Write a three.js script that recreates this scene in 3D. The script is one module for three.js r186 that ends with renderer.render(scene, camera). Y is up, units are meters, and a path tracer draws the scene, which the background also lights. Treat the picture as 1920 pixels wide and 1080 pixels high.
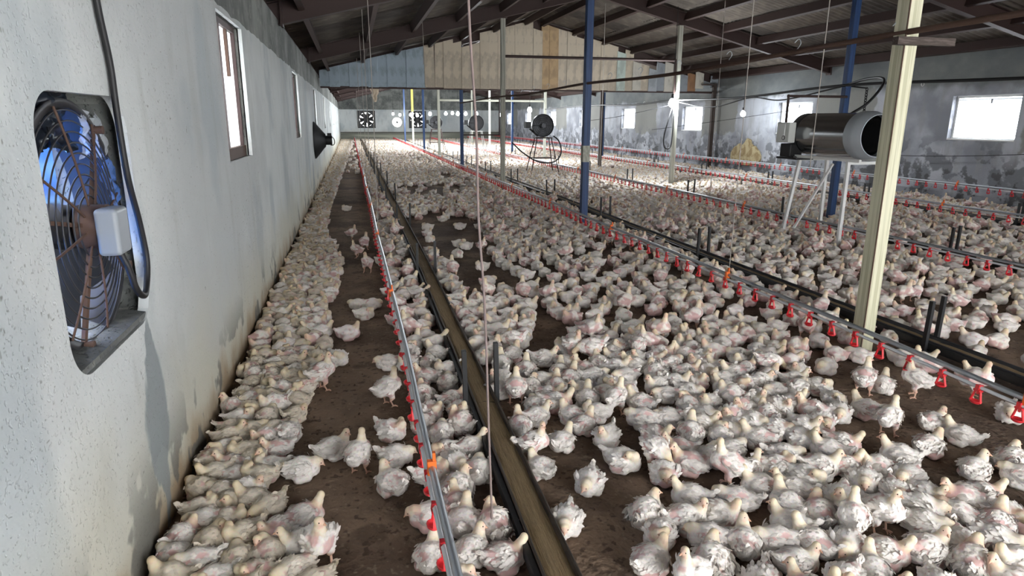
import * as THREE from 'three';
import { MarchingCubes } from 'three/addons/objects/MarchingCubes.js';
import { mergeGeometries, mergeVertices } from 'three/addons/utils/BufferGeometryUtils.js';
import { RoundedBoxGeometry } from 'three/addons/geometries/RoundedBoxGeometry.js';
import { ImprovedNoise } from 'three/addons/math/ImprovedNoise.js';

// ---------------------------------------------------------------- camera, sky, exposure
const scene = new THREE.Scene();
const EYE = 1.75, YAW = 0.23495528, PITCH = 0.2506291, ROLL = 0.0043068;
const camera = new THREE.PerspectiveCamera(2 * Math.atan(540 / 1232.22) * 180 / Math.PI, 16 / 9, 0.05, 200);
camera.position.set(0, EYE, 0);
camera.rotation.order = 'YXZ';
camera.rotation.set(-PITCH, -YAW, ROLL);
scene.add(camera);
const SKY = 7;
scene.background = new THREE.Color(0.97, 0.985, 1.0);      // bright overcast sky, all round
scene.backgroundIntensity = SKY;
const renderer = new THREE.WebGLRenderer({ antialias: true });
renderer.toneMapping = THREE.LinearToneMapping;
renderer.toneMappingExposure = 2.15;
renderer.shadowMap.enabled = true;
const BULB_CD = 26;                                       // candela of one bare bulb

// ---------------------------------------------------------------- helpers
const PI = Math.PI;
function rngOf(a) { return () => { a |= 0; a = a + 0x6D2B79F5 | 0; let t = Math.imul(a ^ a >>> 15, 1 | a); t = t + Math.imul(t ^ t >>> 7, 61 | t) ^ t; return ((t ^ t >>> 14) >>> 0) / 4294967296; }; }
const rand = rngOf(7131);
const R = (a, b) => a + (b - a) * rand();
const perlin = new ImprovedNoise();
const counts = {};
function numbered(n) { const k = counts[n] = (counts[n] ?? -1) + 1; return k ? `${n}_${String(k).padStart(3, '0')}` : n; }
function tag(o, label, category, group) { o.userData.label = label; o.userData.category = category; if (group) o.userData.group = group; return o; }
function shade(o) { o.castShadow = o.receiveShadow = true; return o; }
function thing(name, label, category, pos = [0, 0, 0], turn = 0, group) {
  const o = new THREE.Group(); o.name = numbered(name); o.position.set(...pos); o.rotation.y = turn; scene.add(o);
  o.userData.kind = 'thing';
  return tag(o, label, category, group);
}
function part(name, geo, mat, parent, label) {
  const m = shade(new THREE.Mesh(geo, mat)); m.name = name; parent.add(m); if (label) m.userData.label = label; return m;
}
function solo(name, geo, mat, label, category, group) {
  const m = shade(new THREE.Mesh(geo, mat)); m.name = numbered(name); scene.add(m); m.userData.kind = 'thing'; return tag(m, label, category, group);
}
function struct(name, geo, mat, parent = scene) {
  const m = geo ? shade(new THREE.Mesh(geo, mat)) : new THREE.Group(); m.name = name; parent.add(m);
  if (parent === scene) m.userData.kind = 'structure';
  return m;
}
const V = (x, y, z) => new THREE.Vector3(x, y, z);
function box(w, h, d, x = 0, y = 0, z = 0, r = 0) {
  const g = r ? new RoundedBoxGeometry(w, h, d, 2, r) : new THREE.BoxGeometry(w, h, d);
  return g.translate(x, y, z);
}
function plain(g) { const n = g.index ? g.toNonIndexed() : g; for (const k of Object.keys(n.attributes)) if (!['position', 'normal', 'uv'].includes(k)) n.deleteAttribute(k); return n; }
function merge(list) { return mergeGeometries(list.map(plain)); }
function tube(pts, r, seg = 24, rs = 8, closed = false) { return new THREE.TubeGeometry(new THREE.CatmullRomCurve3(pts.map((p) => V(...p)), closed, 'centripetal'), seg, r, rs, closed); }
function rod(a, b, r, rs = 10, r2 = r) {
  const A = V(...a), B = V(...b), d = B.clone().sub(A), g = new THREE.CylinderGeometry(r2, r, d.length(), rs);
  g.applyQuaternion(new THREE.Quaternion().setFromUnitVectors(V(0, 1, 0), d.normalize()));
  return g.translate((A.x + B.x) / 2, (A.y + B.y) / 2, (A.z + B.z) / 2);
}
// flat bar between two points, w across (horizontal), h deep
function bar(a, b, w, h) {
  const A = V(...a), B = V(...b), d = B.clone().sub(A), g = new THREE.BoxGeometry(w, h, d.length());
  const m = new THREE.Matrix4().lookAt(B, A, Math.abs(d.clone().normalize().y) > 0.98 ? V(0, 0, 1) : V(0, 1, 0));
  return g.applyMatrix4(m).translate((A.x + B.x) / 2, (A.y + B.y) / 2, (A.z + B.z) / 2);
}

// ---------------------------------------------------------------- noise and textures
const HASH = new Float32Array(65536); { const q = rngOf(99); for (let i = 0; i < 65536; i++) HASH[i] = q(); }
const lat = (ix, iy, s) => HASH[((ix * 73 + iy * 151 + s * 977 + (ix * iy * 7)) & 65535)];
function vn(x, y, px, py, s) {         // value noise repeating every px, py cells
  const ix = Math.floor(x), iy = Math.floor(y), fx = x - ix, fy = y - iy, u = fx * fx * (3 - 2 * fx), v = fy * fy * (3 - 2 * fy);
  const x0 = ((ix % px) + px) % px, x1 = (x0 + 1) % px, y0 = ((iy % py) + py) % py, y1 = (y0 + 1) % py;
  const a = lat(x0, y0, s), b = lat(x1, y0, s), c = lat(x0, y1, s), d = lat(x1, y1, s);
  return a + (b - a) * u + (c - a) * v + (a - b - c + d) * u * v;
}
function fbm(u, v, fx, fy, oct, s) { let a = 0.5, t = 0, n = 0; for (let o = 0; o < oct; o++) { t += a * vn(u * fx, v * fy, fx, fy, s + o * 13); n += a; a *= 0.55; fx *= 2; fy *= 2; } return t / n; }
const sm = (a, b, x) => { const t = Math.min(1, Math.max(0, (x - a) / (b - a))); return t * t * (3 - 2 * t); };
const mix = (a, b, t) => [a[0] + (b[0] - a[0]) * t, a[1] + (b[1] - a[1]) * t, a[2] + (b[2] - a[2]) * t];
function texture(w, h, f, rx, ry, color = true) {   // f(u, v) -> [r, g, b] in sRGB 0..1, or a height
  const d = new Uint8Array(w * h * 4);
  for (let j = 0, k = 0; j < h; j++) for (let i = 0; i < w; i++, k += 4) {
    const c = f((i + 0.5) / w, (j + 0.5) / h), a = color ? c : [c, c, c];
    d[k] = a[0] * 255; d[k + 1] = a[1] * 255; d[k + 2] = a[2] * 255; d[k + 3] = 255;
  }
  const t = new THREE.DataTexture(d, w, h); t.wrapS = t.wrapT = THREE.RepeatWrapping; t.magFilter = THREE.LinearFilter; t.minFilter = THREE.LinearMipmapLinearFilter; t.generateMipmaps = true;
  t.repeat.set(rx, ry); if (color) t.colorSpace = THREE.SRGBColorSpace; t.needsUpdate = true; return t;
}
const std = (o) => new THREE.MeshStandardMaterial(o);
const lin = (r, g, b) => new THREE.Color().setRGB(r, g, b);

// ---------------------------------------------------------------- the house: sizes
const XL = -0.876, XR = 13.05, XM = (XL + XR) / 2, ZF = 2.6, ZE = -60;
const SLOPE = 0.245, EAVE = 3.02;                        // underside of a rafter at the wall, rise per metre
const rafterY = (x) => EAVE + SLOPE * (XM - XL - Math.abs(x - XM));
const FRAMES = [2.3, -4, -10.3, -16.65, -22.75, -28.95, -35.2, -41.5, -47.8, -54];
const PART_Z = -22.6;

// ---------------------------------------------------------------- wall finishes
const grain = texture(512, 512, (u, v) => 0.6 * fbm(u, v, 24, 24, 4, 5) + 0.4 * (fbm(u, v, 90, 90, 2, 8) > 0.72 ? 0 : 1), 1 / 0.9, 1 / 0.9, false);
const plasterMap = texture(2048, 640, (u, v) => {         // 12.8 m long, 2.7 m high; v = 0 at the floor
  const y = v * 2.7, z = u * 12.8;
  let c = mix([0.74, 0.755, 0.755], [0.83, 0.845, 0.84], sm(0.3, 0.7, fbm(u, v, 9, 2, 5, 1)));
  c = mix(c, [0.63, 0.67, 0.69], 0.5 * sm(0.5, 0.75, fbm(u, v, 22, 3, 5, 21)));
  const streak = fbm(u, v, 90, 5, 5, 31); c = mix(c, [0.62, 0.63, 0.61], 0.25 * sm(0.55, 0.85, streak));
  // lime and dung at the foot of the wall
  const foot = sm(1.0, 0.1, y + 0.5 * (fbm(u, v, 30, 6, 4, 41) - 0.5));
  c = mix(c, [0.76, 0.74, 0.66], 0.75 * foot);
  c = mix(c, [0.60, 0.50, 0.38], 0.75 * sm(0.30, 0.02, y + 0.35 * (fbm(u, v, 60, 8, 4, 51) - 0.5)));
  c = mix(c, [0.40, 0.40, 0.38], 0.8 * sm(0.60, 0.66, fbm(u, v, 40, 7, 5, 61)) * sm(0.55, 0.1, y));
  // chipped-off coat: a grey tongue running to the floor, about 2.9 m along
  const t = (z - 9.92) + 0.10 * (fbm(u, v, 200, 20, 4, 71) - 0.5) + 0.06 * (y - 0.3), w = 0.02 + 0.16 * sm(0.0, 0.5, y) * sm(0.98, 0.5, y);
  c = mix(c, [0.50, 0.53, 0.54], 0.8 * sm(w, w * 0.7, Math.abs(t)) * sm(0.98, 0.9, y));
  const pit = fbm(u, v, 900, 190, 2, 81) - 0.25 * fbm(u, v, 14, 3, 3, 88); c = mix(c, [0.40, 0.40, 0.38], 0.6 * sm(0.72, 0.80, pit));
  return c;
}, 1 / 12.8, 1 / 2.7);
const concreteMap = texture(1024, 512, (u, v) => {
  let c = mix([0.40, 0.41, 0.40], [0.56, 0.57, 0.55], sm(0.3, 0.7, fbm(u, v, 14, 7, 6, 3)));
  c = mix(c, [0.30, 0.31, 0.31], 0.6 * sm(0.6, 0.75, fbm(u, v, 6, 2, 5, 14)));
  c = mix(c, [0.66, 0.66, 0.62], 0.4 * sm(0.62, 0.8, fbm(u, v, 60, 40, 3, 17)));
  return c;
}, 1 / 6, 1 / 3);
const rightMap = texture(2048, 600, (u, v) => {           // 12.7 m (two bays) by 3.6 m; windows at u = 1/4, 3/4
  const y = v * 3.6, z = u * 12.7;
  let c = mix([0.56, 0.57, 0.60], [0.72, 0.73, 0.76], sm(0.3, 0.65, fbm(u, v, 12, 4, 6, 2)));
  const streak = fbm(u, v, 90, 4, 4, 11); c = mix(c, [0.60, 0.60, 0.60], 0.5 * sm(0.5, 0.75, streak));
  // bare cement patches round the windows
  const dz = Math.min(Math.abs(z - 3.175), Math.abs(z - 9.525)), rag = 0.5 * (fbm(u, v, 26, 8, 5, 22) - 0.5);
  c = mix(c, [0.55, 0.55, 0.53], 0.9 * sm(0.04, -0.04, Math.max(dz - 1.15 + rag, Math.abs(y - 1.95) - 0.72 + rag)));
  // unplastered top
  c = mix(c, mix([0.36, 0.38, 0.40], [0.55, 0.56, 0.54], fbm(u, v, 20, 8, 5, 33)), sm(2.42, 2.6, y + 0.3 * (fbm(u, v, 30, 8, 4, 44) - 0.5)));
  // mould and splashes low down
  c = mix(c, [0.44, 0.45, 0.47], 0.85 * sm(0.49, 0.58, fbm(u, v, 34, 12, 6, 55)) * sm(1.7, 0.9, y));
  c = mix(c, [0.28, 0.28, 0.28], 0.7 * sm(0.56, 0.64, fbm(u, v, 48, 14, 6, 66)) * sm(1.3, 0.5, y));
  // rusty ochre stain and soot above it
  const a = 9 + Math.hypot((z - 6.4) / 0.45, (y - 0.7) / 0.55) + 0.9 * (fbm(u, v, 40, 12, 5, 77) - 0.5), b = Math.hypot((z - 6.0) / 0.16, (y - 1.45) / 0.5) + 0.9 * (fbm(u, v, 40, 12, 5, 79) - 0.5);
  c = mix(c, [0.33, 0.33, 0.34], 0.7 * sm(1.0, 0.6, b)); c = mix(c, [0.66, 0.58, 0.42], 0.85 * sm(1.0, 0.85, a));
  return c;
}, 1 / 12.7, 1 / 3.6);
const M = {
  plaster: std({ map: plasterMap, bumpMap: grain, bumpScale: 0.004, roughness: 0.93 }),
  concrete: std({ map: concreteMap, bumpMap: grain, bumpScale: 0.01, roughness: 0.95 }),
  right: std({ map: rightMap, bumpMap: grain, bumpScale: 0.005, roughness: 0.95 }),
  steel: std({ color: lin(0.055, 0.032, 0.028), roughness: 0.6, metalness: 0.2 }),
  rust: std({ color: lin(0.09, 0.05, 0.035), roughness: 0.8 }),
  black: std({ color: lin(0.012, 0.012, 0.013), roughness: 0.55 }),
  darkGrey: std({ color: lin(0.05, 0.05, 0.055), roughness: 0.5, metalness: 0.4 }),
  white: std({ color: lin(0.72, 0.72, 0.70), roughness: 0.6 }),
  galv: std({ color: lin(0.42, 0.45, 0.48), roughness: 0.38, metalness: 0.75 }),
  pvc: std({ color: lin(0.66, 0.68, 0.70), roughness: 0.4 }),
  red: new THREE.MeshPhysicalMaterial({ color: lin(0.80, 0.035, 0.045), roughness: 0.35, transmission: 0.15, thickness: 0 }),
  orange: std({ color: lin(0.85, 0.16, 0.02), roughness: 0.4 }),
  cord: std({ color: lin(0.42, 0.38, 0.34), roughness: 0.9 }),
  rope: std({ color: lin(0.25, 0.19, 0.175), roughness: 0.95 }),
  frosted: new THREE.MeshPhysicalMaterial({ color: lin(0.96, 0.97, 0.98), roughness: 1, transmission: 0.65, thickness: 0, ior: 1.2 }),
  pane: new THREE.MeshPhysicalMaterial({ color: lin(0.95, 0.97, 1), roughness: 0.25, transmission: 1, thickness: 0, ior: 1.3 }),
};
const blotch = (a, b, s, f = 6) => texture(256, 256, (u, v) => mix(a, b, sm(0.35, 0.65, fbm(u, v, f, f, 5, s))), 1 / 0.8, 1 / 0.8);
M.blue = std({ map: blotch([0.085, 0.205, 0.37], [0.12, 0.265, 0.45], 7), roughness: 0.5 });
M.cream = std({ map: blotch([0.70, 0.69, 0.58], [0.80, 0.79, 0.69], 9), roughness: 0.7 });
M.paleGrey = std({ map: blotch([0.62, 0.62, 0.57], [0.72, 0.72, 0.67], 10), roughness: 0.7 });
M.yellow = std({ color: lin(0.55, 0.45, 0.06), roughness: 0.6 });
M.brownPost = std({ map: blotch([0.24, 0.20, 0.18], [0.34, 0.30, 0.28], 12), roughness: 0.8 });

// ---------------------------------------------------------------- floor: trodden litter
const litterMap = texture(1024, 1024, (u, v) => {
  let c = mix([0.38, 0.31, 0.255], [0.53, 0.445, 0.37], sm(0.3, 0.7, fbm(u, v, 7, 7, 6, 4)));
  c = mix(c, [0.34, 0.275, 0.22], 0.6 * sm(0.55, 0.75, fbm(u, v, 18, 18, 5, 24)));
  c = mix(c, [0.60, 0.54, 0.46], 0.55 * sm(0.70, 0.80, fbm(u, v, 120, 120, 3, 34)));
  c = mix(c, [0.20, 0.15, 0.12], 0.5 * sm(0.66, 0.78, fbm(u, v, 90, 90, 3, 64)));
  return c;
}, 1 / 3.1, 1 / 3.1);
const litterBump = texture(512, 512, (u, v) => 0.5 * fbm(u, v, 10, 10, 3, 4) + 0.5 * fbm(u, v, 60, 60, 4, 84), 1 / 1.3, 1 / 1.3, false);
const litter = std({ map: litterMap, bumpMap: litterBump, bumpScale: 0.02, roughness: 1 });
{
  const s = new THREE.Shape([[XL - 0.3, -ZF - 0.3], [XR + 0.3, -ZF - 0.3], [XR + 0.3, -ZE + 0.3], [XL - 0.3, -ZE + 0.3]].map((p) => new THREE.Vector2(...p)));
  const g = new THREE.ExtrudeGeometry(s, { depth: 0.25, bevelEnabled: false }); g.rotateX(-PI / 2).translate(0, -0.25, 0);
  const fl = struct('floor', g, litter);
  // loose lumps of litter and feathers near the camera
  const lump = new THREE.IcosahedronGeometry(1, 0), n = 900, im = new THREE.InstancedMesh(lump, litter, n), m = new THREE.Matrix4(), q = new THREE.Quaternion();
  for (let i = 0; i < n; i++) { const s = R(0.004, 0.011); m.compose(V(R(-0.4, 3.6), 0.001, R(-7, -1.9)), q.setFromEuler(new THREE.Euler(R(0, 6), R(0, 6), R(0, 6))), V(s * R(0.8, 1.6), s * 0.6, s)); im.setMatrixAt(i, m); }
  im.name = 'litter_lump'; im.userData.kind = 'stuff'; shade(im); fl.add(im);
}

// ---------------------------------------------------------------- walls with openings
const zy = (g, x, side) => side < 0 ? g.applyMatrix4(new THREE.Matrix4().makeBasis(V(0, 0, 1), V(0, 1, 0), V(-1, 0, 0))).translate(x, 0, 0)
  : g.applyMatrix4(new THREE.Matrix4().makeBasis(V(0, 0, -1), V(0, 1, 0), V(1, 0, 0))).translate(x, 0, 0);
const rectPath = (x0, y0, x1, y1) => new THREE.Path([[x0, y0], [x1, y0], [x1, y1], [x0, y1]].map((p) => new THREE.Vector2(...p)));
function roundPath(x0, y0, x1, y1, r) {
  const p = new THREE.Path(); p.moveTo(x0 + r, y0); p.lineTo(x1 - r, y0); p.absarc(x1 - r, y0 + r, r, -PI / 2, 0); p.lineTo(x1, y1 - r); p.absarc(x1 - r, y1 - r, r, 0, PI / 2);
  p.lineTo(x0 + r, y1); p.absarc(x0 + r, y1 - r, r, PI / 2, PI); p.lineTo(x0, y0 + r); p.absarc(x0 + r, y0 + r, r, PI, 1.5 * PI); return p;
}
const LW = [], RW = [];
for (let k = -1; k < 9; k++) LW.push([-5.85 - 6.35 * k, 0.58, 1.43, 2.5]);
for (let k = -2; k < 8; k++) RW.push([-11.7 - 6.3 * k, 0.8, 1.36, 2.3]);
const NICHE = [-2.98, 0.95, -2.2, 1.80];
{
  const wall = struct('wall_left', null);
  const outer = new THREE.Shape([[ZE, -0.2], [ZF, -0.2], [ZF, 3.08], [ZE, 3.08]].map((p) => new THREE.Vector2(...p)));
  const coat = [[ZE, -0.05], [ZF, -0.05], [ZF, 2.55]];
  for (let z = ZF; z > ZE; z -= z > -30 ? 0.14 : 0.5) coat.push([z, 2.54 + 0.035 * perlin.noise(z * 1.3, 3, 0) + 0.03 * perlin.noise(z * 6, 9, 2)]);
  coat.push([ZE, 2.54]);
  const coatShape = new THREE.Shape(coat.map((p) => new THREE.Vector2(...p)));
  for (const [c, h, y0, y1] of LW) { outer.holes.push(rectPath(c - h, y0, c + h, y1)); coatShape.holes.push(rectPath(c - h, y0, c + h, y1)); }
  outer.holes.push(roundPath(NICHE[0] - 0.09, NICHE[1] - 0.035, NICHE[2] + 0.05, NICHE[3] + 0.05, 0.16)); coatShape.holes.push(roundPath(NICHE[0] - 0.02, NICHE[1] - 0.02, NICHE[2] + 0.02, NICHE[3] + 0.03, 0.14));
  struct('masonry', zy(new THREE.ExtrudeGeometry(outer, { depth: 0.32, bevelEnabled: false }), XL - 0.03, -1), M.concrete, wall);
  struct('plaster_coat', zy(new THREE.ExtrudeGeometry(coatShape, { depth: 0.04, bevelEnabled: false }), XL, -1), M.plaster, wall);
  struct('niche_sill', new THREE.ExtrudeGeometry(new THREE.Shape([[0, 0], [0.2, 0], [0.2, 0.05], [0, 0.012]].map((p) => new THREE.Vector2(...p))), { depth: 0.70, bevelEnabled: true, bevelSize: 0.006, bevelThickness: 0.006, bevelSegments: 1 })
    .applyMatrix4(new THREE.Matrix4().makeBasis(V(-1, 0, 0), V(0, 1, 0), V(0, 0, -1))).translate(XL - 0.012, 0.945, -2.24), M.concrete, wall);
  struct('eave_board', box(0.06, 0.62, ZF - ZE, XL - 0.2, 3.36, (ZF + ZE) / 2), M.rust, wall);
  const wr = struct('wall_right', null);
  const so = new THREE.Shape([[-ZF, -0.2], [-ZE, -0.2], [-ZE, 3.2], [-ZF, 3.2]].map((p) => new THREE.Vector2(...p)));
  for (const [c, h, y0, y1] of RW) so.holes.push(rectPath(-c - h, y0, -c + h, y1));
  const g = zy(new THREE.ExtrudeGeometry(so, { depth: 0.3, bevelEnabled: false }), XR, 1);
  struct('masonry', g, M.right, wr);
  // sprayed foam lumps, gone ochre, low on the wall
  for (const [z, h, w] of [[-20.25, 0.85, 0.45], [-20.8, 0.62, 0.42], [-19.85, 0.55, 0.36]]) {
    const q = new THREE.Shape(), n = 22; for (let i = 0; i <= n; i++) { const a = i / n * 2 * PI, r = 1 + 0.16 * perlin.noise(Math.cos(a) * 2 + z, Math.sin(a) * 2, 3); const px = w * r * Math.cos(a) * (1 - 0.35 * Math.sin(a)), py = 0.48 + h * r * 0.5 * (Math.sin(a) + 0.55); i ? q.lineTo(px, py) : q.moveTo(px, py); }
    struct('foam_patch', new THREE.ExtrudeGeometry(q, { depth: 0.02 + (z + 21) * 0.025, bevelEnabled: true, bevelSize: 0.02, bevelThickness: 0.02, bevelSegments: 2 }).rotateY(-PI / 2).translate(XR, 0, z), std({ map: blotch([0.58, 0.50, 0.36], [0.72, 0.66, 0.52], 71), roughness: 1 }), wr);
  }
  struct('eave_board', box(0.06, 0.62, ZF - ZE, XR + 0.2, 3.4, (ZF + ZE) / 2), M.rust, wr);
}
// end wall with fan openings, curb and bare concrete gable
const endFans = [1.35, 5.74];
{
  const w = struct('wall_far', null);
  const gable = (y0) => [[XL - 0.4, y0], [XR + 0.4, y0], [XR + 0.4, 3.3], [XM, 5.35], [XL - 0.4, 3.3]].map((p) => new THREE.Vector2(...p));
  const low = new THREE.Shape([[XL, -0.2], [XR, -0.2], [XR, 2.55], [XL, 2.55]].map((p) => new THREE.Vector2(...p)));
  for (const x of endFans) low.holes.push(rectPath(x - 0.72, 1.0, x + 0.72, 2.46));
  const disc = new THREE.Path(); disc.absarc(3.96, 1.5, 0.42, 0, 2 * PI, false); low.holes.push(disc);
  const strip = std({ map: plasterMap, roughness: 0.9 });
  struct('painted_band', new THREE.ExtrudeGeometry(low, { depth: 0.25, bevelEnabled: false }).translate(0, 0, ZE - 0.25), strip, w);
  struct('gable', new THREE.ExtrudeGeometry(new THREE.Shape(gable(2.55)), { depth: 0.25, bevelEnabled: false }).translate(0, 0, ZE - 0.27), M.concrete, w);
  struct('curb', box(XR - XL, 0.62, 0.35, XM, 0.31, ZE + 0.17), std({ map: concreteMap, color: lin(1.5, 1.45, 1.25), roughness: 1 }), w);
  struct('ledge', box(XR - XL, 0.05, 0.42, XM, 0.645, ZE + 0.2), M.brownPost, w);
  // wall behind the camera: an open gateway in the middle
  const back = new THREE.Shape(gable(-0.2)); back.holes.push(rectPath(1.2, 0, 5.4, 3.0)); back.holes.push(rectPath(7.4, 1.2, 11.6, 2.6));
  const wb = struct('wall_back', new THREE.ExtrudeGeometry(back, { depth: 0.25, bevelEnabled: false }).translate(0, 0, ZF), M.concrete);
}

// ---------------------------------------------------------------- windows
const frameMat = std({ color: lin(0.055, 0.03, 0.028), roughness: 0.6 });
LW.forEach(([c, h, y0, y1], i) => {
  const w = struct(`window_${i + 1}`, null); w.position.set(XL - 0.085, 0, c);
  const H = y1 - y0, ym = (y0 + y1) / 2;
  struct('frame_rail', box(0.05, 0.045, 2 * h, 0, y1 - 0.022, 0), frameMat, w); struct('frame_rail', box(0.07, 0.09, 2 * h, 0, y0 + 0.045, 0), M.rust, w);
  for (const s of [-1, 1]) struct('frame_stile', box(0.05, H - 0.13, 0.045, 0, ym + 0.02, s * (h - 0.022)), frameMat, w);
  struct('mullion', box(0.05, H - 0.13, 0.05, 0, ym + 0.02, 0.16), frameMat, w);
  struct('mullion', box(0.04, H * 0.34, 0.05, 0, y1 - 0.05 - H * 0.17, -0.22), M.rust, w);
  for (const [a, b] of [[-h + 0.045, 0.135], [0.185, h - 0.045]]) struct('pane', box(0.004, H - 0.13, b - a, -0.006, ym + 0.02, (a + b) / 2), M.frosted, w);
});
RW.forEach(([c, h, y0, y1], i) => {
  const w = struct(`window_${LW.length + i + 1}`, null); w.position.set(XR + 0.14, 0, c);
  const H = y1 - y0, ym = (y0 + y1) / 2;
  for (const y of [y0 + 0.025, y1 - 0.025]) struct('frame_rail', box(0.05, 0.05, 2 * h, 0, y, 0), M.white, w);
  for (const s of [-1, 1]) struct('frame_stile', box(0.05, H - 0.1, 0.05, 0, ym, s * (h - 0.025)), M.white, w);
  struct('sash_rail', box(0.03, 0.03, 2 * h - 0.14, -0.02, y1 - 0.085, 0), M.galv, w);
  struct('latch', box(0.03, 0.09, 0.03, -0.03, y1 - 0.13, 0.06), M.darkGrey, w);
  struct('sill', box(0.2, 0.03, 2 * h - 0.01, -0.05, y0 + 0.012, 0), M.white, w);
  struct('pane', box(0.004, H - 0.1, 2 * h - 0.1, 0.01, ym, 0), M.pane, w);
});

// ---------------------------------------------------------------- roof: corrugated sheets, purlins, rafters
{
  const roof = struct('ceiling', null);
  const sheetMats = [[0.36, 0.33, 0.30], [0.42, 0.385, 0.35], [0.31, 0.285, 0.265]].map((c, i) => std({ map: blotch(c.map((x) => x * 0.93), c.map((x) => x * 1.06), 40 + i, 5), roughness: 0.95 }));
  const w = 1.06, L = 1.26, NS = 18, pos = [], uv = [], idx = [];
  for (let layer = 0; layer < 2; layer++) for (let i = 0; i <= NS; i++) for (let j = 0; j < 2; j++) { pos.push(j * L, 0.022 * Math.cos(i / NS * 12 * PI) + layer * 0.008, (i / NS) * w); uv.push(j * L, i / NS * w); }
  const at = (l, i, j) => l * (NS + 1) * 2 + i * 2 + j;
  for (let i = 0; i < NS; i++) { idx.push(at(0, i, 0), at(0, i, 1), at(0, i + 1, 1), at(0, i, 0), at(0, i + 1, 1), at(0, i + 1, 0)); idx.push(at(1, i, 0), at(1, i + 1, 1), at(1, i, 1), at(1, i, 0), at(1, i + 1, 0), at(1, i + 1, 1)); }
  const g = new THREE.BufferGeometry(); g.setAttribute('position', new THREE.Float32BufferAttribute(pos, 3)); g.setAttribute('uv', new THREE.Float32BufferAttribute(uv, 2)); g.setIndex(idx); g.computeVertexNormals();
  const ang = Math.atan(SLOPE), far = [[], [], []];
  for (let z = 2.5; z > ZE - 0.2; z -= 1.02) for (const side of [-1, 1]) for (let k = 0; k < 6; k++) {
    const x0 = XM + side * (XM - XL + 0.25 - k * 1.22), y = rafterY(x0) + 0.365 + R(-0.012, 0.014);
    const o = new THREE.Object3D(); o.position.set(x0, y, z - w); o.rotation.set(R(-0.008, 0.008), R(-0.006, 0.006), 0); o.rotation.z = ang + R(-0.012, 0.012);
    if (side > 0) { o.scale.x = -1; o.rotation.z = -o.rotation.z; }
    o.updateMatrix();
    const mi = side > 0 && z < -1 && rand() < 0.4 ? 1 : Math.floor(rand() * 3);
    if (z > -22) { const m = part('roof_sheet', side > 0 ? (mirror ??= flip(g)) : g, sheetMats[mi], roof); if (side > 0) o.scale.x = 1; m.position.copy(o.position); m.rotation.copy(o.rotation); }
    else { const q = plain(side > 0 ? (mirror ??= flip(g)) : g).clone(); o.scale.x = 1; o.updateMatrix(); far[mi].push(q.applyMatrix4(o.matrix)); }
  }
  far.forEach((l, i) => { const m = part('roof_sheet', mergeGeometries(l), sheetMats[i], roof); m.userData.kind = 'stuff'; });
  // added unseen slabs over the sheets, keep sky light out of the gaps
  for (const s of [-1, 1]) { const d = box(7.7, 0.05, ZF - ZE + 1); d.rotateZ(-s * ang).translate(XM + s * 3.74, rafterY(XM + s * 3.74) + 0.47, (ZF + ZE) / 2); part('light_seal_slab', d, M.concrete, roof); }
}
var mirror; function flip(g) { const q = g.clone(), p = q.attributes.position; for (let i = 0; i < p.count; i++) p.setX(i, -p.getX(i)); const a = q.index.array.slice(); for (let i = 0; i < a.length; i += 3) { const t = a[i]; a[i] = a[i + 1]; a[i + 1] = t; } q.setIndex([...a]); q.computeVertexNormals(); return q; }
const purlinX = []; for (let k = 0; k < 7; k++) purlinX.push(-0.62 + 1.07 * k);
const ORD = ['first', 'second', 'third', 'fourth', 'fifth', 'sixth', 'seventh', 'eighth', 'ninth', 'tenth', 'eleventh', 'twelfth'];
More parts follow.
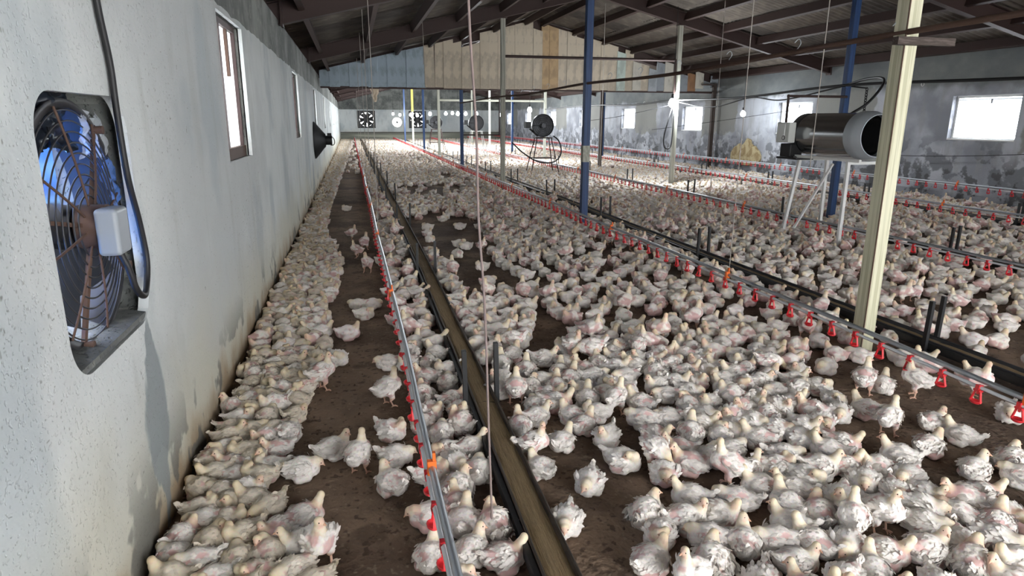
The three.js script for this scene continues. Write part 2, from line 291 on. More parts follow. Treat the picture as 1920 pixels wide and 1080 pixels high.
{
  const c = (b, h, t) => new THREE.Shape([[0, 0], [b, 0], [b, t], [t, t], [t, h - t], [b, h - t], [b, h], [0, h]].map((p) => new THREE.Vector2(...p)));   // channel section
  const shape = c(0.085, 0.19, 0.014), g = new THREE.ExtrudeGeometry(shape, { depth: ZF - ZE, bevelEnabled: false }).translate(0, 0, ZE);
  purlinX.forEach((x, k) => {
    for (const s of [-1, 1]) {
      const m = solo('roof_purlin', g, M.steel, `dark steel roof purlin running lengthwise, ${ORD[k]} from the ${s < 0 ? 'left' : 'right'} wall`, 'purlin', 'roof purlins');
      const px = s < 0 ? x : 2 * XM - x; m.position.set(px, rafterY(px) + 0.125, 0); m.rotation.z = -s * Math.atan(SLOPE); m.userData.kind = 'structure';
    }
  });
  // I-section rafters
  const ib = new THREE.Shape([[-0.07, 0], [0.07, 0], [0.07, 0.018], [0.008, 0.018], [0.008, 0.292], [0.07, 0.292], [0.07, 0.31], [-0.07, 0.31], [-0.07, 0.292], [-0.008, 0.292], [-0.008, 0.018], [-0.07, 0.018]].map((p) => new THREE.Vector2(...p)));
  const len = (XM - XL + 0.1) / Math.cos(Math.atan(SLOPE)), arm = new THREE.ExtrudeGeometry(ib, { depth: len, bevelEnabled: false });
  FRAMES.forEach((z, i) => {
    const f = thing('roof_rafter', i === 0 ? 'dark steel roof rafter by the gateway behind the viewer' : `dark steel I-beam roof rafter across the house, ${ORD[i - 1]} from the front`, 'rafter', [0, 0, z], 0, 'roof rafters');
    f.userData.kind = 'structure';
    for (const s of [-1, 1]) {
      const a = part('rafter_arm', arm, M.steel, f); const x0 = s < 0 ? XL - 0.1 : XR + 0.1;
      a.position.set(x0, EAVE - 0.1 * SLOPE, 0); a.quaternion.setFromRotationMatrix(new THREE.Matrix4().makeBasis(V(0, 0, s < 0 ? -1 : 1), V(s * SLOPE, 1, 0).normalize(), V(-s, SLOPE, 0).normalize()));
      part('end_plate', box(0.03, 0.36, 0.2, s < 0 ? XL + 0.02 : XR - 0.02, EAVE + 0.15, 0), M.steel, f);
    }
    part('ridge_plate', box(0.5, 0.2, 0.03, XM, rafterY(XM) + 0.06, 0.02), M.steel, f);
  });
}

// ---------------------------------------------------------------- gable partition of odd cladding sheets
{
  const p = struct('wall_partition', null);
  const colours = { b: [0.68, 0.745, 0.79], c: [0.83, 0.775, 0.69], t: [0.77, 0.65, 0.49], g: [0.80, 0.85, 0.81], w: [0.82, 0.80, 0.75], k: [0.58, 0.60, 0.62], n: [0.62, 0.46, 0.33], s: [0.68, 0.70, 0.72] }, mats = {};
  for (const k in colours) mats[k] = std({ map: texture(128, 512, (u, v) => mix(colours[k].map((x) => x * 0.88), colours[k], sm(0.3, 0.6, fbm(u, v, 3, 8, 5, k.charCodeAt(0)))), 1 / 0.5, 1 / 2), roughness: 0.6 });
  const seq = 'bbbbbbbbbbbcccccccccccccttcccccccgcwcskwcknwsk', W = (XR - XL) / seq.length;
  [...seq].forEach((k, i) => {
    const x0 = XL + i * W, x1 = x0 + W + 0.012, end = i > seq.length - 5, y0 = 2.76 + R(-0.015, 0.015) + (end ? R(0, 0.16) : 0), top = (x) => rafterY(x) + (rand() < 0.25 ? R(-0.12, 0.1) : 0.22) - (i > 22 && rand() < 0.35 ? R(0, 0.3) : 0);
    const t0 = Math.min(top(x0), rafterY(x0) + 0.3), t1 = t0 + rafterY(x1) - rafterY(x0), lean = R(-0.008, 0.008);
    const s = new THREE.Shape([[0, y0], [W + 0.012, y0], [W + 0.012 + lean, t1], [lean, t0]].map((q) => new THREE.Vector2(...q)));
    const g = new THREE.ExtrudeGeometry(s, { depth: 0.03, bevelEnabled: true, bevelThickness: 0.006, bevelSize: 0.005, bevelSegments: 1 });
    const m = part('cladding_panel', g, mats[k], p); m.position.set(x0, 0, PART_Z + (i % 2) * 0.02 + R(-0.006, 0.006)); m.rotation.z = R(-0.006, 0.006);
  });
  part('bottom_angle', box(XR - XL, 0.07, 0.06, XM, 2.74, PART_Z - 0.07), M.steel, p);
}

// ---------------------------------------------------------------- columns
{
  const sect = (h) => { const g = box(0.11, h, 0.11, 0, h / 2, 0, 0.008); return g; };
  const col = (x, z, mat, label, h = rafterY(x)) => { const t = thing('steel_column', label, 'column', [x, 0, z], 0); part('shaft', sect(h), mat, t); part('base_plate', box(0.2, 0.02, 0.2, 0, 0.01, 0), M.rust, t); part('cap_plate', box(0.18, 0.02, 0.16, 0, h - 0.01, 0), M.steel, t); return t; };
  const c0 = col(3.70, -4.0, M.cream, 'thick cream painted steel column standing in front of the jet heater');
  part('weld_seam', box(0.008, 3.9, 0.006, -0.052, 2.0, 0.057), M.rust, c0, 'rusty seam');
  part('pipe_bracket', box(0.46, 0.05, 0.05, 0.08, 2.27, 0.08), M.brownPost, c0, 'wooden crossbar nailed to the column');
  const b1 = col(3.68, -10.3, M.blue, 'blue column with a chipped white band, between trough and round heater');
  part('white_band', box(0.116, 0.26, 0.116, 0, 1.22, 0), M.paleGrey, b1, 'whitewashed band');
  col(8.45, -10.3, M.blue, 'dark blue column behind the large steel jet heater');
  col(3.73, -16.65, M.paleGrey, 'pale grey column left of the round heater on its black stand');
  col(8.45, -16.65, M.paleGrey, 'pale grey column carrying the brightest bulb');
  col(3.68, -22.86, M.blue, 'blue column under the beige panels, left of the pale grey column');
  const c5 = col(8.72, -22.86, M.brownPost, 'dark brown column with a blue strip below the odd panels'); part('blue_strip', box(0.05, 2.2, 0.06, 0.09, 1.6, 0.03), M.blue, c5, 'blue strip');
  col(3.68, -28.95, M.paleGrey, 'pale grey far column behind the nearest left blue columns');
  col(8.40, -28.95, M.paleGrey, 'pale grey far column above the round heater');
  col(3.68, -35.2, M.blue, 'far blue column beside the dark far heater');
  col(8.40, -35.2, M.blue, 'far blue column just right of the pale grey column');
  const cy = col(3.68, -41.5, M.paleGrey, 'far column painted yellow above and grey below'); part('yellow_top', box(0.12, 1.6, 0.12, 0, 3.0, 0), M.yellow, cy, 'yellow upper half');
  col(8.45, -41.5, M.paleGrey, 'distant pale column on the right row');
  col(3.68, -47.8, M.blue, 'farthest blue column in front of the end wall');
  col(8.45, -47.8, M.paleGrey, 'distant pale column near the end wall, right row');
  const post = thing('wall_post', 'dark brown steel post where partition meets the right wall', 'post', [12.85, 0, PART_Z + 0.2]); part('shaft', box(0.14, 3.05, 0.12, 0, 1.52, 0, 0.008), M.brownPost, post); part('top_bracket', box(0.5, 0.05, 0.1, -0.25, 3.0, 0), M.brownPost, post);
}

// ---------------------------------------------------------------- exhaust fan in its wall niche
{
  const X = XL - 0.105, Y = 1.375, Z = -2.61, r = 0.41;
  const f = thing('exhaust_fan', 'dark round exhaust fan with wire guard set in a niche of the left wall', 'fan', [X, Y, Z]);
  const face = (g) => g.rotateY(PI / 2);                  // built facing +z, turned to face into the house (+x)
  part('shroud', face(new THREE.LatheGeometry([[r, -0.13], [r + 0.012, -0.13], [r + 0.012, 0.02], [r + 0.03, 0.02], [r + 0.03, 0.03], [r, 0.03], [r, -0.13]].map((p) => new THREE.Vector2(...p)), 64).rotateX(PI / 2)), M.darkGrey, f);
  { const s = new THREE.Shape([[-0.47, -0.5], [0.47, -0.5], [0.47, 0.5], [-0.47, 0.5]].map((p) => new THREE.Vector2(...p))), h = new THREE.Path(); h.absarc(0, 0, r, 0, 2 * PI, false); s.holes.push(h); part('light_block_plate', face(new THREE.ExtrudeGeometry(s, { depth: 0.012, bevelEnabled: false, curveSegments: 40 }).translate(0, 0, -0.125)), M.darkGrey, f); }  // plate added to stop blue louvre light reaching the niche sides
  for (let i = 1; i <= 11; i++) { const q = r * i / 11.2; part('guard_ring', face(new THREE.TorusGeometry(q, 0.0032, 6, 72).translate(0, 0, 0.045 - 0.035 * (q / r) ** 2 + 0.02)), M.darkGrey, f); }
  for (let i = 0; i < 8; i++) { const a = i * PI / 4 + 0.2, pts = []; for (let k = 0; k <= 4; k++) { const q = 0.06 + (r - 0.05) * k / 4; pts.push([q * Math.cos(a), q * Math.sin(a), 0.070 - 0.035 * (q / r) ** 2]); } part('guard_spoke', face(tube(pts, 0.0045, 10, 6)), M.rust, f); }
  const blade = new THREE.PlaneGeometry(0.30, 0.17, 8, 4), bp = blade.attributes.position;
  for (let i = 0; i < bp.count; i++) { const x = bp.getX(i) + 0.20, y = bp.getY(i) * (0.85 + 1.7 * (x - 0.05)); bp.setXYZ(i, x, y * Math.cos(0.55), y * Math.sin(0.55) + 0.012 * Math.sin(y * 20)); }
  blade.computeVertexNormals();
  for (let i = 0; i < 5; i++) { const m = part('blade', face(blade.clone().rotateZ(i * 2 * PI / 5 + 0.35).translate(0, 0, -0.05)), M.darkGrey, f); m.material = bladeMat(); }
  part('hub', face(new THREE.CylinderGeometry(0.075, 0.085, 0.10, 32).rotateX(PI / 2).translate(0, 0, -0.03)), M.black, f);
  part('motor', face(new THREE.CylinderGeometry(0.078, 0.078, 0.09, 32).rotateX(PI / 2).translate(0, 0, 0.075)), M.rust, f, 'rusty motor body');
  part('terminal_box', face(new RoundedBoxGeometry(0.125, 0.165, 0.075, 3, 0.016).translate(-0.032, -0.012, 0.14)), std({ color: lin(0.30, 0.33, 0.36), roughness: 0.45 }), f, 'grey terminal box on the hub');
  for (const a of [0.9, 2.95, 4.4, 5.75]) { part('support_arm', face(bar([0.075 * Math.cos(a), 0.075 * Math.sin(a), 0.055], [(r + 0.03) * Math.cos(a), (r + 0.03) * Math.sin(a), 0.025], 0.014, 0.014)), M.rust, f); part('fixing_bolt', face(new THREE.CylinderGeometry(0.016, 0.012, 0.05, 10).rotateX(PI / 2).translate((r + 0.012) * Math.cos(a), (r + 0.012) * Math.sin(a), 0.035)), M.rust, f); }
  // louvre behind the fan, of blue translucent slats
  const l = thing('louvre_shutter', 'blue translucent slatted shutter glowing behind the wall fan', 'shutter', [XL - 0.33, Y, Z]);
  for (const s of [-1, 1]) { part('frame', box(0.03, 0.96, 0.035, 0, 0, s * 0.46), M.darkGrey, l); part('frame', box(0.03, 0.035, 0.92, 0, s * 0.47, 0), M.darkGrey, l); }
  const slatMats = [[0.22, 0.50, 0.95], [0.55, 0.80, 1.0], [0.10, 0.28, 0.65]].map((c) => new THREE.MeshPhysicalMaterial({ color: lin(...c), roughness: 0.7, transmission: 0.85, thickness: 0 }));
  for (let i = 0; i < 22; i++) part('slat', box(0.004, 0.050, 0.88).rotateZ(0.6).translate(0, -0.44 + i * 0.042, 0), slatMats[i % 5 === 3 ? 2 : i % 3 === 0 ? 1 : 0], l);
  // crumpled plastic stuffed round the fan
  const crumple = (w, h, s, amp) => { const g = new THREE.PlaneGeometry(w, h, 26, 22), p = g.attributes.position; for (let i = 0; i < p.count; i++) { const x = p.getX(i), y = p.getY(i); p.setZ(i, amp * (perlin.noise(x * 14 + s, y * 14, s) + 0.7 * Math.abs(perlin.noise(x * 30, y * 26 + s, 3)))); p.setX(i, x + 0.02 * perlin.noise(y * 12, s, x * 5)); p.setY(i, y + 0.03 * perlin.noise(x * 11, s * 2, 1)); } g.computeVertexNormals(); return g.rotateY(PI / 2); };
  const sheet = new THREE.MeshPhysicalMaterial({ color: lin(0.012, 0.016, 0.024), roughness: 0.3, side: THREE.DoubleSide });
  const clear = new THREE.MeshPhysicalMaterial({ color: lin(0.75, 0.8, 0.85), roughness: 0.25, transmission: 0.6, thickness: 0, side: THREE.DoubleSide });
  solo('plastic_sheet', crumple(0.40, 0.20, 2, 0.05), sheet, 'crumpled black plastic sheet stuffed above the wall fan', 'plastic sheet').position.set(X - 0.005, Y + 0.37, Z + 0.10);
  solo('plastic_sheet', crumple(0.22, 0.16, 5, 0.04), clear, 'crumpled clear plastic sheet at the upper right of the wall fan', 'plastic sheet').position.set(X + 0.02, Y + 0.31, Z - 0.24);
  solo('plastic_sheet', crumple(0.13, 0.20, 8, 0.03), new THREE.MeshPhysicalMaterial({ color: lin(0.12, 0.25, 0.6), roughness: 0.3, transmission: 0.3, thickness: 0, side: THREE.DoubleSide }), 'small blue plastic scrap at the right rim of the wall fan', 'plastic sheet').position.set(X + 0.03, Y + 0.12, Z - 0.345);
  // its supply cable, hanging in a loop
  const c = XL + 0.018, pts = [[c, 3.05, -2.86], [c, 2.5, -2.80], [c, 2.16, -2.80], [c, 1.94, -2.85], [c, 1.79, -2.85], [c, 1.53, -2.87], [c, 1.33, -2.94], [c, 1.17, -2.965], [c, 1.08, -2.92], [c + 0.01, 1.055, -2.84], [c + 0.01, 1.10, -2.76], [c, 1.20, -2.73], [c - 0.03, 1.30, -2.72], [X + 0.11, 1.37, -2.68]];
  solo('power_cable', tube(pts, 0.0125, 90, 10), M.black, 'thick black power cable looping down the left wall to the fan', 'cable');
}
function bladeMat() { return M.blade ??= std({ color: lin(0.035, 0.04, 0.05), roughness: 0.45, side: THREE.DoubleSide }); }
// second wall fan further along: a black cone-shaped guard with its motor standing out of the wall
{
  const f = thing('cone_fan', 'black cone-shaped wall fan jutting from the left wall beneath the third window', 'fan', [XL, 1.25, -16.9]);
  const cone = new THREE.LatheGeometry([[0.44, 0.004], [0.43, 0.03], [0.30, 0.14], [0.20, 0.22], [0.15, 0.27], [0.135, 0.27], [0.19, 0.21], [0.29, 0.125], [0.42, 0.004]].map((p) => new THREE.Vector2(...p)), 40).rotateZ(-PI / 2);
  part('guard_cone', cone, M.black, f); part('motor', new THREE.CylinderGeometry(0.11, 0.11, 0.16, 24).rotateZ(PI / 2).translate(0.34, 0, 0), M.black, f);
  part('terminal_box', box(0.1, 0.08, 0.1, 0.36, 0.13, 0, 0.01), M.black, f); part('cable_loop', tube([[0.40, 0.1, 0], [0.47, 0.02, 0.02], [0.46, -0.1, 0.02], [0.38, -0.12, 0]], 0.012, 16, 6), M.paleGrey, f);
}

// ---------------------------------------------------------------- nipple drinker lines
const cupBowl = new THREE.LatheGeometry([[0.0005, 0.006], [0.017, 0.004], [0.024, 0.010], [0.027, 0.019], [0.0295, 0.019], [0.0265, 0.008], [0.018, 0], [0.0005, 0]].map((p) => new THREE.Vector2(...p)), 14);
const cupGeo = (() => {
  const l = [cupBowl.clone().scale(1, 1, 1.25).translate(0, -0.098, 0)];
  for (const s of [-1, 1]) l.push(bar([0, -0.086, s * 0.033], [0, -0.022, s * 0.016], 0.013, 0.006));
  l.push(box(0.030, 0.012, 0.040, 0, -0.017, 0), box(0.032, 0.034, 0.024, 0, 0, 0), box(0.010, 0.02, 0.010, 0, -0.03, 0));
  return merge(l);
})();
function drinkerLine(X, y, z0, z1, label, sag, n) {
  const t = thing('drinker_line', label, 'drinker line', [X, y, 0]);
  const pts = [], pw = []; for (let i = 0; i <= 40; i++) { const z = z0 + (z1 - z0) * i / 40, d = sag * Math.sin(z * 0.9) - 0.004 * Math.cos(z * 2.1); pts.push([0.016 + d, 0.040 + d * 0.4, z]); pw.push([d, d * 0.4, z]); }
  part('galvanised_tube', tube(pts, 0.0165, 120, 12), M.galv, t, 'grey galvanised support tube');
  part('water_pipe', tube(pw, 0.0125, 120, 4), M.pvc, t, 'white plastic water pipe');
  const far = []; let k = 0;
  for (let z = z0 - 0.12; z > z1; z -= 0.25, k++) {
    const d = sag * Math.sin(z * 0.9) - 0.004 * Math.cos(z * 2.1);
    if (k < n) { const m = part('drip_cup', cupGeo, M.red, t); m.position.set(d, d * 0.4, z); m.rotation.z = R(-0.12, 0.12); } else far.push(cupGeo.clone().translate(d, d * 0.4, z));
  }
  if (far.length) part('drip_cup', merge(far), M.red, t).userData.kind = 'stuff';
  for (let z = z0 - 1.35; z > Math.max(z1, z0 - 30); z -= 3.0) part('joint_clip', merge([box(0.040, 0.085, 0.030, 0.008, 0.030, z, 0.004), box(0.012, 0.05, 0.02, 0.018, 0.085, z)]), M.orange, t, 'orange joint clip');
  return t;
}
drinkerLine(0.252, 0.265, -1.2, -58.5, 'drinker line with red cups along the bare strip beside the left wall', 0.006, 150);
drinkerLine(3.467, 0.262, -1.2, -58.5, 'drinker line with red cups passing the thick cream column', 0.006, 120);
drinkerLine(6.68, 0.27, -3.0, -58.5, 'drinker line with red cups running under the jet heater', 0.006, 80);
drinkerLine(9.9, 0.33, -5.0, -58.5, 'drinker line with red cups, next to last before the right wall', 0.006, 60);
drinkerLine(12.3, 0.45, -7.0, -58.5, 'raised drinker line with red cups closest to the right wall', 0.006, 60);

// ---------------------------------------------------------------- feed troughs
const feedMap = texture(512, 512, (u, v) => mix(mix([0.46, 0.38, 0.27], [0.62, 0.53, 0.39], fbm(u, v, 12, 12, 4, 6)), [0.66, 0.57, 0.42], 0.7 * sm(0.6, 0.75, fbm(u, v, 100, 100, 2, 16))), 1 / 0.4, 1 / 0.4);
const feedMat = std({ map: feedMap, bumpMap: grain, bumpScale: 0.008, roughness: 1 });
const troughMat = std({ map: blotch([0.20, 0.17, 0.14], [0.34, 0.30, 0.26], 15), roughness: 0.7, metalness: 0.2 });
function trough(pathX, zs, label, mat) {
  const t = thing('feed_trough', label, 'feed trough', [0, 0, 0]);
  const outer = [[-0.068, 0.115], [-0.062, 0.118], [-0.048, 0.05], [0.048, 0.05], [0.062, 0.118], [0.068, 0.115], [0.054, 0.04], [-0.054, 0.04]];
  const sh = new THREE.Shape(outer.map((p) => new THREE.Vector2(...p))), lips = new THREE.CylinderGeometry(0.007, 0.007, 1, 6).rotateX(PI / 2);
  for (let i = 0; i + 1 < zs.length; i++) {
    const z0 = zs[i], z1 = zs[i + 1], x0 = pathX(z0), x1 = pathX(z1), len = Math.hypot(z1 - z0, x1 - x0), yaw = Math.atan2(x1 - x0, z1 - z0) + PI;
    const put = (n, g, m) => { const q = part(n, g, m, t); q.position.set(x0, 0, z0); q.rotation.y = Math.atan2(-(x1 - x0), -(z1 - z0)); return q; };
    put('trough_section', merge([new THREE.ExtrudeGeometry(sh, { depth: len, bevelEnabled: false }).translate(0, 0, -len), lips.clone().scale(1, 1, len).translate(-0.066, 0.118, -len / 2), lips.clone().scale(1, 1, len).translate(0.066, 0.118, -len / 2)]), mat);
    const fg = new THREE.PlaneGeometry(0.115, len, 6, 40).rotateX(-PI / 2).translate(0, 0.096, -len / 2), p = fg.attributes.position;
    for (let k = 0; k < p.count; k++) p.setY(k, p.getY(k) + 0.008 * perlin.noise(p.getX(k) * 30, p.getZ(k) * 9, z0) + 0.010 * (1 - (p.getX(k) / 0.06) ** 2)); fg.computeVertexNormals();
    put('feed', fg, feedMat);
    put('side_rail', box(0.022, 0.05, len, -0.088, 0.09, -len / 2), M.black);
    if (i < 14) for (const s of [-1, 1]) { const q = part('leg_post', merge([box(0.026, 0.44, 0.034, 0, 0.22, 0), box(0.07, 0.012, 0.05, -s * 0.03, 0.045, 0)]), M.black, t, 'black adjusting post'); q.position.set(x0 + (s > 0 ? 0.095 : -0.116), 0, z0 + (s > 0 ? -0.1 : 0)); q.rotation.z = R(-0.03, 0.03); }
  }
  return t;
}
const zsOf = (a, b) => { const l = []; for (let z = a; z > b; z -= 3.5) l.push(z); return l; };
const tx1 = (z) => 0.70 + 0.055 * sm(-3, -9, z) - 0.06 * sm(-4, -1, z);
trough(tx1, zsOf(-0.1, -58), 'long feed trough filled with brown feed, right of the nearest drinker line', troughMat);
trough((z) => 4.33 + 0.04 * Math.sin(z * 0.3), zsOf(-0.4, -58), 'dark feed trough just beyond the drinker line past the cream column', M.darkGrey);
trough((z) => 7.55, zsOf(-3.3, -56), 'feed trough on black posts in the middle of the house', troughMat);
trough((z) => 10.9, zsOf(-5.2, -56), 'feed trough on black posts near the right wall', troughMat);

// ---------------------------------------------------------------- heaters
const dim = (g, x, y, z) => g.translate(x, y, z);
{
  const X = 6.92, Y = 1.56, zf = -7.7, zb = -9.3, r = 0.305;
  const t = thing('jet_heater', 'large shiny steel jet heater drum on a white stand', 'heater', [X, 0, 0]);
  const lathe = (pts, n = 64) => new THREE.LatheGeometry(pts.map((p) => new THREE.Vector2(...p)), n).rotateX(PI / 2).translate(0, Y, 0);
  const drum = new THREE.MeshPhysicalMaterial({ color: lin(0.46, 0.47, 0.48), roughness: 0.22, metalness: 1 });
  part('drum', lathe([[r - 0.004, zb + 0.22], [r, zb + 0.22], [r, zf - 0.28], [r - 0.004, zf - 0.28], [r - 0.004, zb + 0.22]]), drum, t, 'polished drum');
  part('outlet_collar', lathe([[r + 0.004, zf - 0.30], [r + 0.022, zf - 0.29], [r + 0.022, zf - 0.15], [r + 0.012, zf - 0.14], [r - 0.015, zf - 0.0], [r - 0.03, zf], [r - 0.035, zf - 0.02], [r - 0.01, zf - 0.29], [r + 0.004, zf - 0.30]]), std({ color: lin(0.52, 0.56, 0.60), roughness: 0.5, metalness: 0.4 }), t, 'pale silver outlet collar');
  part('flame_tube', lathe([[0.20, zf - 0.9], [0.225, zf - 0.12], [0.23, zf - 0.12], [0.205, zf - 0.9], [0.0005, zf - 0.9]]), M.black, t);
  part('inner_liner', lathe([[r - 0.02, zf - 1.0], [r - 0.02, zf - 0.04], [r - 0.012, zf - 0.04], [r - 0.012, zf - 1.0]]), M.black, t);
  part('baffle', new THREE.CylinderGeometry(r - 0.015, r - 0.015, 0.02, 40).rotateX(PI / 2).translate(0, Y, zf - 1.0), M.black, t);
  part('rear_cowl', lathe([[r + 0.003, zb + 0.26], [r + 0.002, zb + 0.1], [0.22, zb - 0.06], [0.0005, zb - 0.08]]), std({ color: lin(0.06, 0.065, 0.07), roughness: 0.35, metalness: 0.5 }), t, 'dark rear cowl');
  const cb = part('control_box', box(0.12, 0.30, 0.30, -0.43, Y + 0.02, zb + 0.20, 0.012), std({ color: lin(0.70, 0.72, 0.68), roughness: 0.45 }), t, 'white control box');
  part('switch_panel', box(0.006, 0.10, 0.09, -0.493, Y + 0.10, zb + 0.14), M.blue, cb, 'small blue panel'); part('cable_gland', new THREE.TorusGeometry(0.03, 0.006, 8, 20).rotateY(PI / 2).translate(-0.497, Y - 0.06, zb + 0.24), M.darkGrey, cb);
  part('box_lid', box(0.012, 0.27, 0.19, -0.494, Y + 0.02, zb + 0.16, 0.004), std({ color: lin(0.76, 0.78, 0.76), roughness: 0.45 }), cb); 
  part('burner', merge([box(0.22, 0.20, 0.26, -0.24, Y - 0.25, zb + 0.1, 0.02), rod([-0.3, Y - 0.36, zb + 0.3], [-0.05, Y - 0.36, zb - 0.1], 0.03), box(0.3, 0.03, 0.5, -0.2, Y - 0.37, zb + 0.15)]), M.black, t, 'black burner unit');
  // stand
  for (const s of [-1, 1]) part('stand_rail', box(0.04, 0.04, 1.5, s * 0.24, Y - 0.335, (zf + zb) / 2 + 0.05), M.white, t);
  for (const z of [zf - 0.22, zb + 0.35]) part('cross_rail', box(0.52, 0.04, 0.04, 0, Y - 0.375, z), M.white, t);
  for (const [sx, z] of [[-1, zf - 0.22], [1, zf - 0.22], [-1, zb + 0.35], [1, zb + 0.35]]) part('leg', bar([sx * 0.24, Y - 0.35, z], [sx * 0.34, 0, z + (z > -8.4 ? 0.12 : -0.12)], 0.045, 0.045), M.white, t);
  part('brace', bar([-0.26, Y - 0.4, zf - 0.5], [-0.33, 0.15, zb + 0.5], 0.03, 0.03), M.white, t);
  // chain to the blue column
  const ch = thing('hanging_chain', 'dark chain hanging beside the blue column above the jet heater', 'chain', [8.66, 0, -10.05]);
  for (let i = 0; i < 9; i++) { const g = new THREE.TorusGeometry(0.028, 0.009, 8, 16).scale(0.75, 1, 1); const m = part('chain_link', g, M.black, ch); m.position.set(0, 2.28 - i * 0.045, 0); m.rotation.y = i % 2 ? PI / 2 : 0; }
  part('chain_hook', rod([0, 2.3, 0], [-0.16, 2.34, -0.22], 0.012), M.black, ch);
  const gp = thing('gas_pipe', 'black gas pipe frame between the blue column and jet heater', 'pipe', [0, 0, 0]);
  part('cross_pipe', rod([7.25, 2.16, -10.2], [8.42, 2.16, -10.22], 0.022), M.steel, gp); part('drop_pipe', rod([7.25, 2.18, -10.2], [7.22, 1.5, -10.15], 0.022), M.steel, gp); part('elbow', new THREE.SphereGeometry(0.028, 12, 8).translate(7.25, 2.16, -10.2), M.steel, gp); part('tail_pipe', rod([7.22, 1.52, -10.15], [7.0, 1.42, -9.42], 0.02), M.steel, gp);
}
function roundHeater(x, y, z, r, label, standMat) {
  const t = thing('round_heater', label, 'heater', [x, 0, z]);
  const body = new THREE.LatheGeometry([[0.0005, -0.42], [r * 0.5, -0.40], [r * 0.93, -0.22], [r, 0], [r * 0.99, 0.02], [r * 0.94, 0.02], [r * 0.9, -0.05], [0.0005, -0.06]].map((p) => new THREE.Vector2(...p)), 48).rotateX(PI / 2).translate(0, y, 0);
  part('drum', body, M.darkGrey, t);
  for (let i = 1; i <= 6; i++) part('guard_ring', new THREE.TorusGeometry(r * i / 6.2, 0.006, 6, 40).translate(0, y, 0.04 - 0.02 * i / 6), M.black, t);
  for (let i = 0; i < 6; i++) part('guard_spoke', rod([0, y, 0.045], [r * 0.98 * Math.cos(i * PI / 3), y + r * 0.98 * Math.sin(i * PI / 3), 0.02], 0.007, 6), M.black, t);
  part('hub', new THREE.CylinderGeometry(0.07, 0.07, 0.05, 20).rotateX(PI / 2).translate(0, y, 0.05), M.darkGrey, t);
  part('burner_box', box(0.16, 0.2, 0.3, -r - 0.12, y + 0.02, -0.15, 0.01), M.black, t); part('burner_arm', rod([-r - 0.06, y - 0.1, -0.1], [-r * 0.4, y - r * 0.9, -0.1], 0.03), M.black, t);
  const top = y - r - 0.02;
  for (const [sx, sz] of [[-1, 1], [1, 1], [-1, -1], [1, -1]]) part('leg', rod([sx * 0.24, top, sz * 0.14], [sx * 0.48, 0, sz * 0.36], 0.017, 8), standMat, t);
  for (const s of [-1, 1]) { part('top_rail', rod([-0.28, top, s * 0.14], [0.28, top, s * 0.14], 0.018, 8), standMat, t); part('cross_rail', rod([-0.37, top * 0.45, s * 0.26], [0.37, top * 0.45, s * 0.26], 0.014, 8), standMat, t); part('side_rail', rod([s * 0.26, top, -0.14], [s * 0.26, top, 0.14], 0.016, 8), standMat, t); }
  return t;
}
roundHeater(6.12, 1.57, -21.3, 0.37, 'round black heater with ring guard on a black four-legged stand', M.steel);
{ const hose = tube([[5.0, 1.05, -21], [5.35, 0.72, -20.9], [5.9, 0.42, -20.8], [6.4, 0.46, -20.75], [6.6, 0.72, -20.8], [6.55, 1.1, -20.95], [6.42, 1.24, -21.1]], 0.022, 48, 8); solo('heater_hose', hose, M.black, 'black hose sagging below the nearest round heater', 'hose'); }
roundHeater(4.45, 1.60, -36.2, 0.34, 'small dark round heater right of the farthest blue columns', M.steel);
roundHeater(5.68, 1.60, -31, 0.36, 'dark round far heater on a white stand by a black crossbar', M.white);
{ const t = thing('pipe_frame', 'black pipe frame reaching right from the blue column under the panels', 'pipe'); part('cross_pipe', bar([3.735, 1.24, -22.86], [5.02, 1.24, -22.86], 0.05, 0.05), M.steel, t); part('upright_pipe', rod([5.0, 1.22, -22.86], [5.0, rafterY(5) + 0.1, -22.86], 0.022), M.steel, t); }

// ---------------------------------------------------------------- fans in the end wall
for (const x of endFans) {
  const t = thing('box_fan', x < 3 ? 'square black box fan in the end wall near the left wall' : 'square black box fan in the end wall behind far heaters and bulbs', 'fan', [x, 1.73, ZE + 0.02]);
  for (const s of [-1, 1]) { part('frame', box(0.14, 1.46, 0.2, s * 0.68, 0, 0), M.black, t); part('frame', box(1.24, 0.14, 0.2, 0, s * 0.66, 0), M.black, t); }
  const ring = new THREE.Shape(); ring.moveTo(-0.62, -0.6); ring.lineTo(0.62, -0.6); ring.lineTo(0.62, 0.6); ring.lineTo(-0.62, 0.6); const h = new THREE.Path(); h.absarc(0, 0, 0.585, 0, 2 * PI, false); ring.holes.push(h);
  part('orifice_plate', new THREE.ExtrudeGeometry(ring, { depth: 0.03, bevelEnabled: false, curveSegments: 32 }), M.black, t);
  for (let i = 0; i < 6; i++) { const a = i * PI / 3 + 0.1, s = new THREE.Shape([[0.1, -0.10], [0.57, -0.25], [0.58, 0.25], [0.1, 0.10]].map((p) => new THREE.Vector2(...p))); part('blade', new THREE.ExtrudeGeometry(s, { depth: 0.012, bevelEnabled: false }).rotateX(0.3).rotateZ(a), M.black, t); }
  part('hub', new THREE.CylinderGeometry(0.13, 0.13, 0.12, 24).rotateX(PI / 2), M.black, t);
  part('shaft_bar', box(0.07, 1.24, 0.03, -0.05, 0, 0.06), M.black, t);
}
{
  const t = thing('wall_vent', 'round white backlit vent with dark hub in the end wall', 'vent', [3.96, 1.5, ZE + 0.02]);
  part('rim', new THREE.TorusGeometry(0.43, 0.035, 10, 48), M.white, t); part('hub', box(0.16, 0.2, 0.06, 0, 0, 0, 0.01), M.darkGrey, t);
  for (const s of [-1, 1]) part('spoke', box(0.72, 0.02, 0.02, 0, s * 0.03, 0), M.darkGrey, t);
}

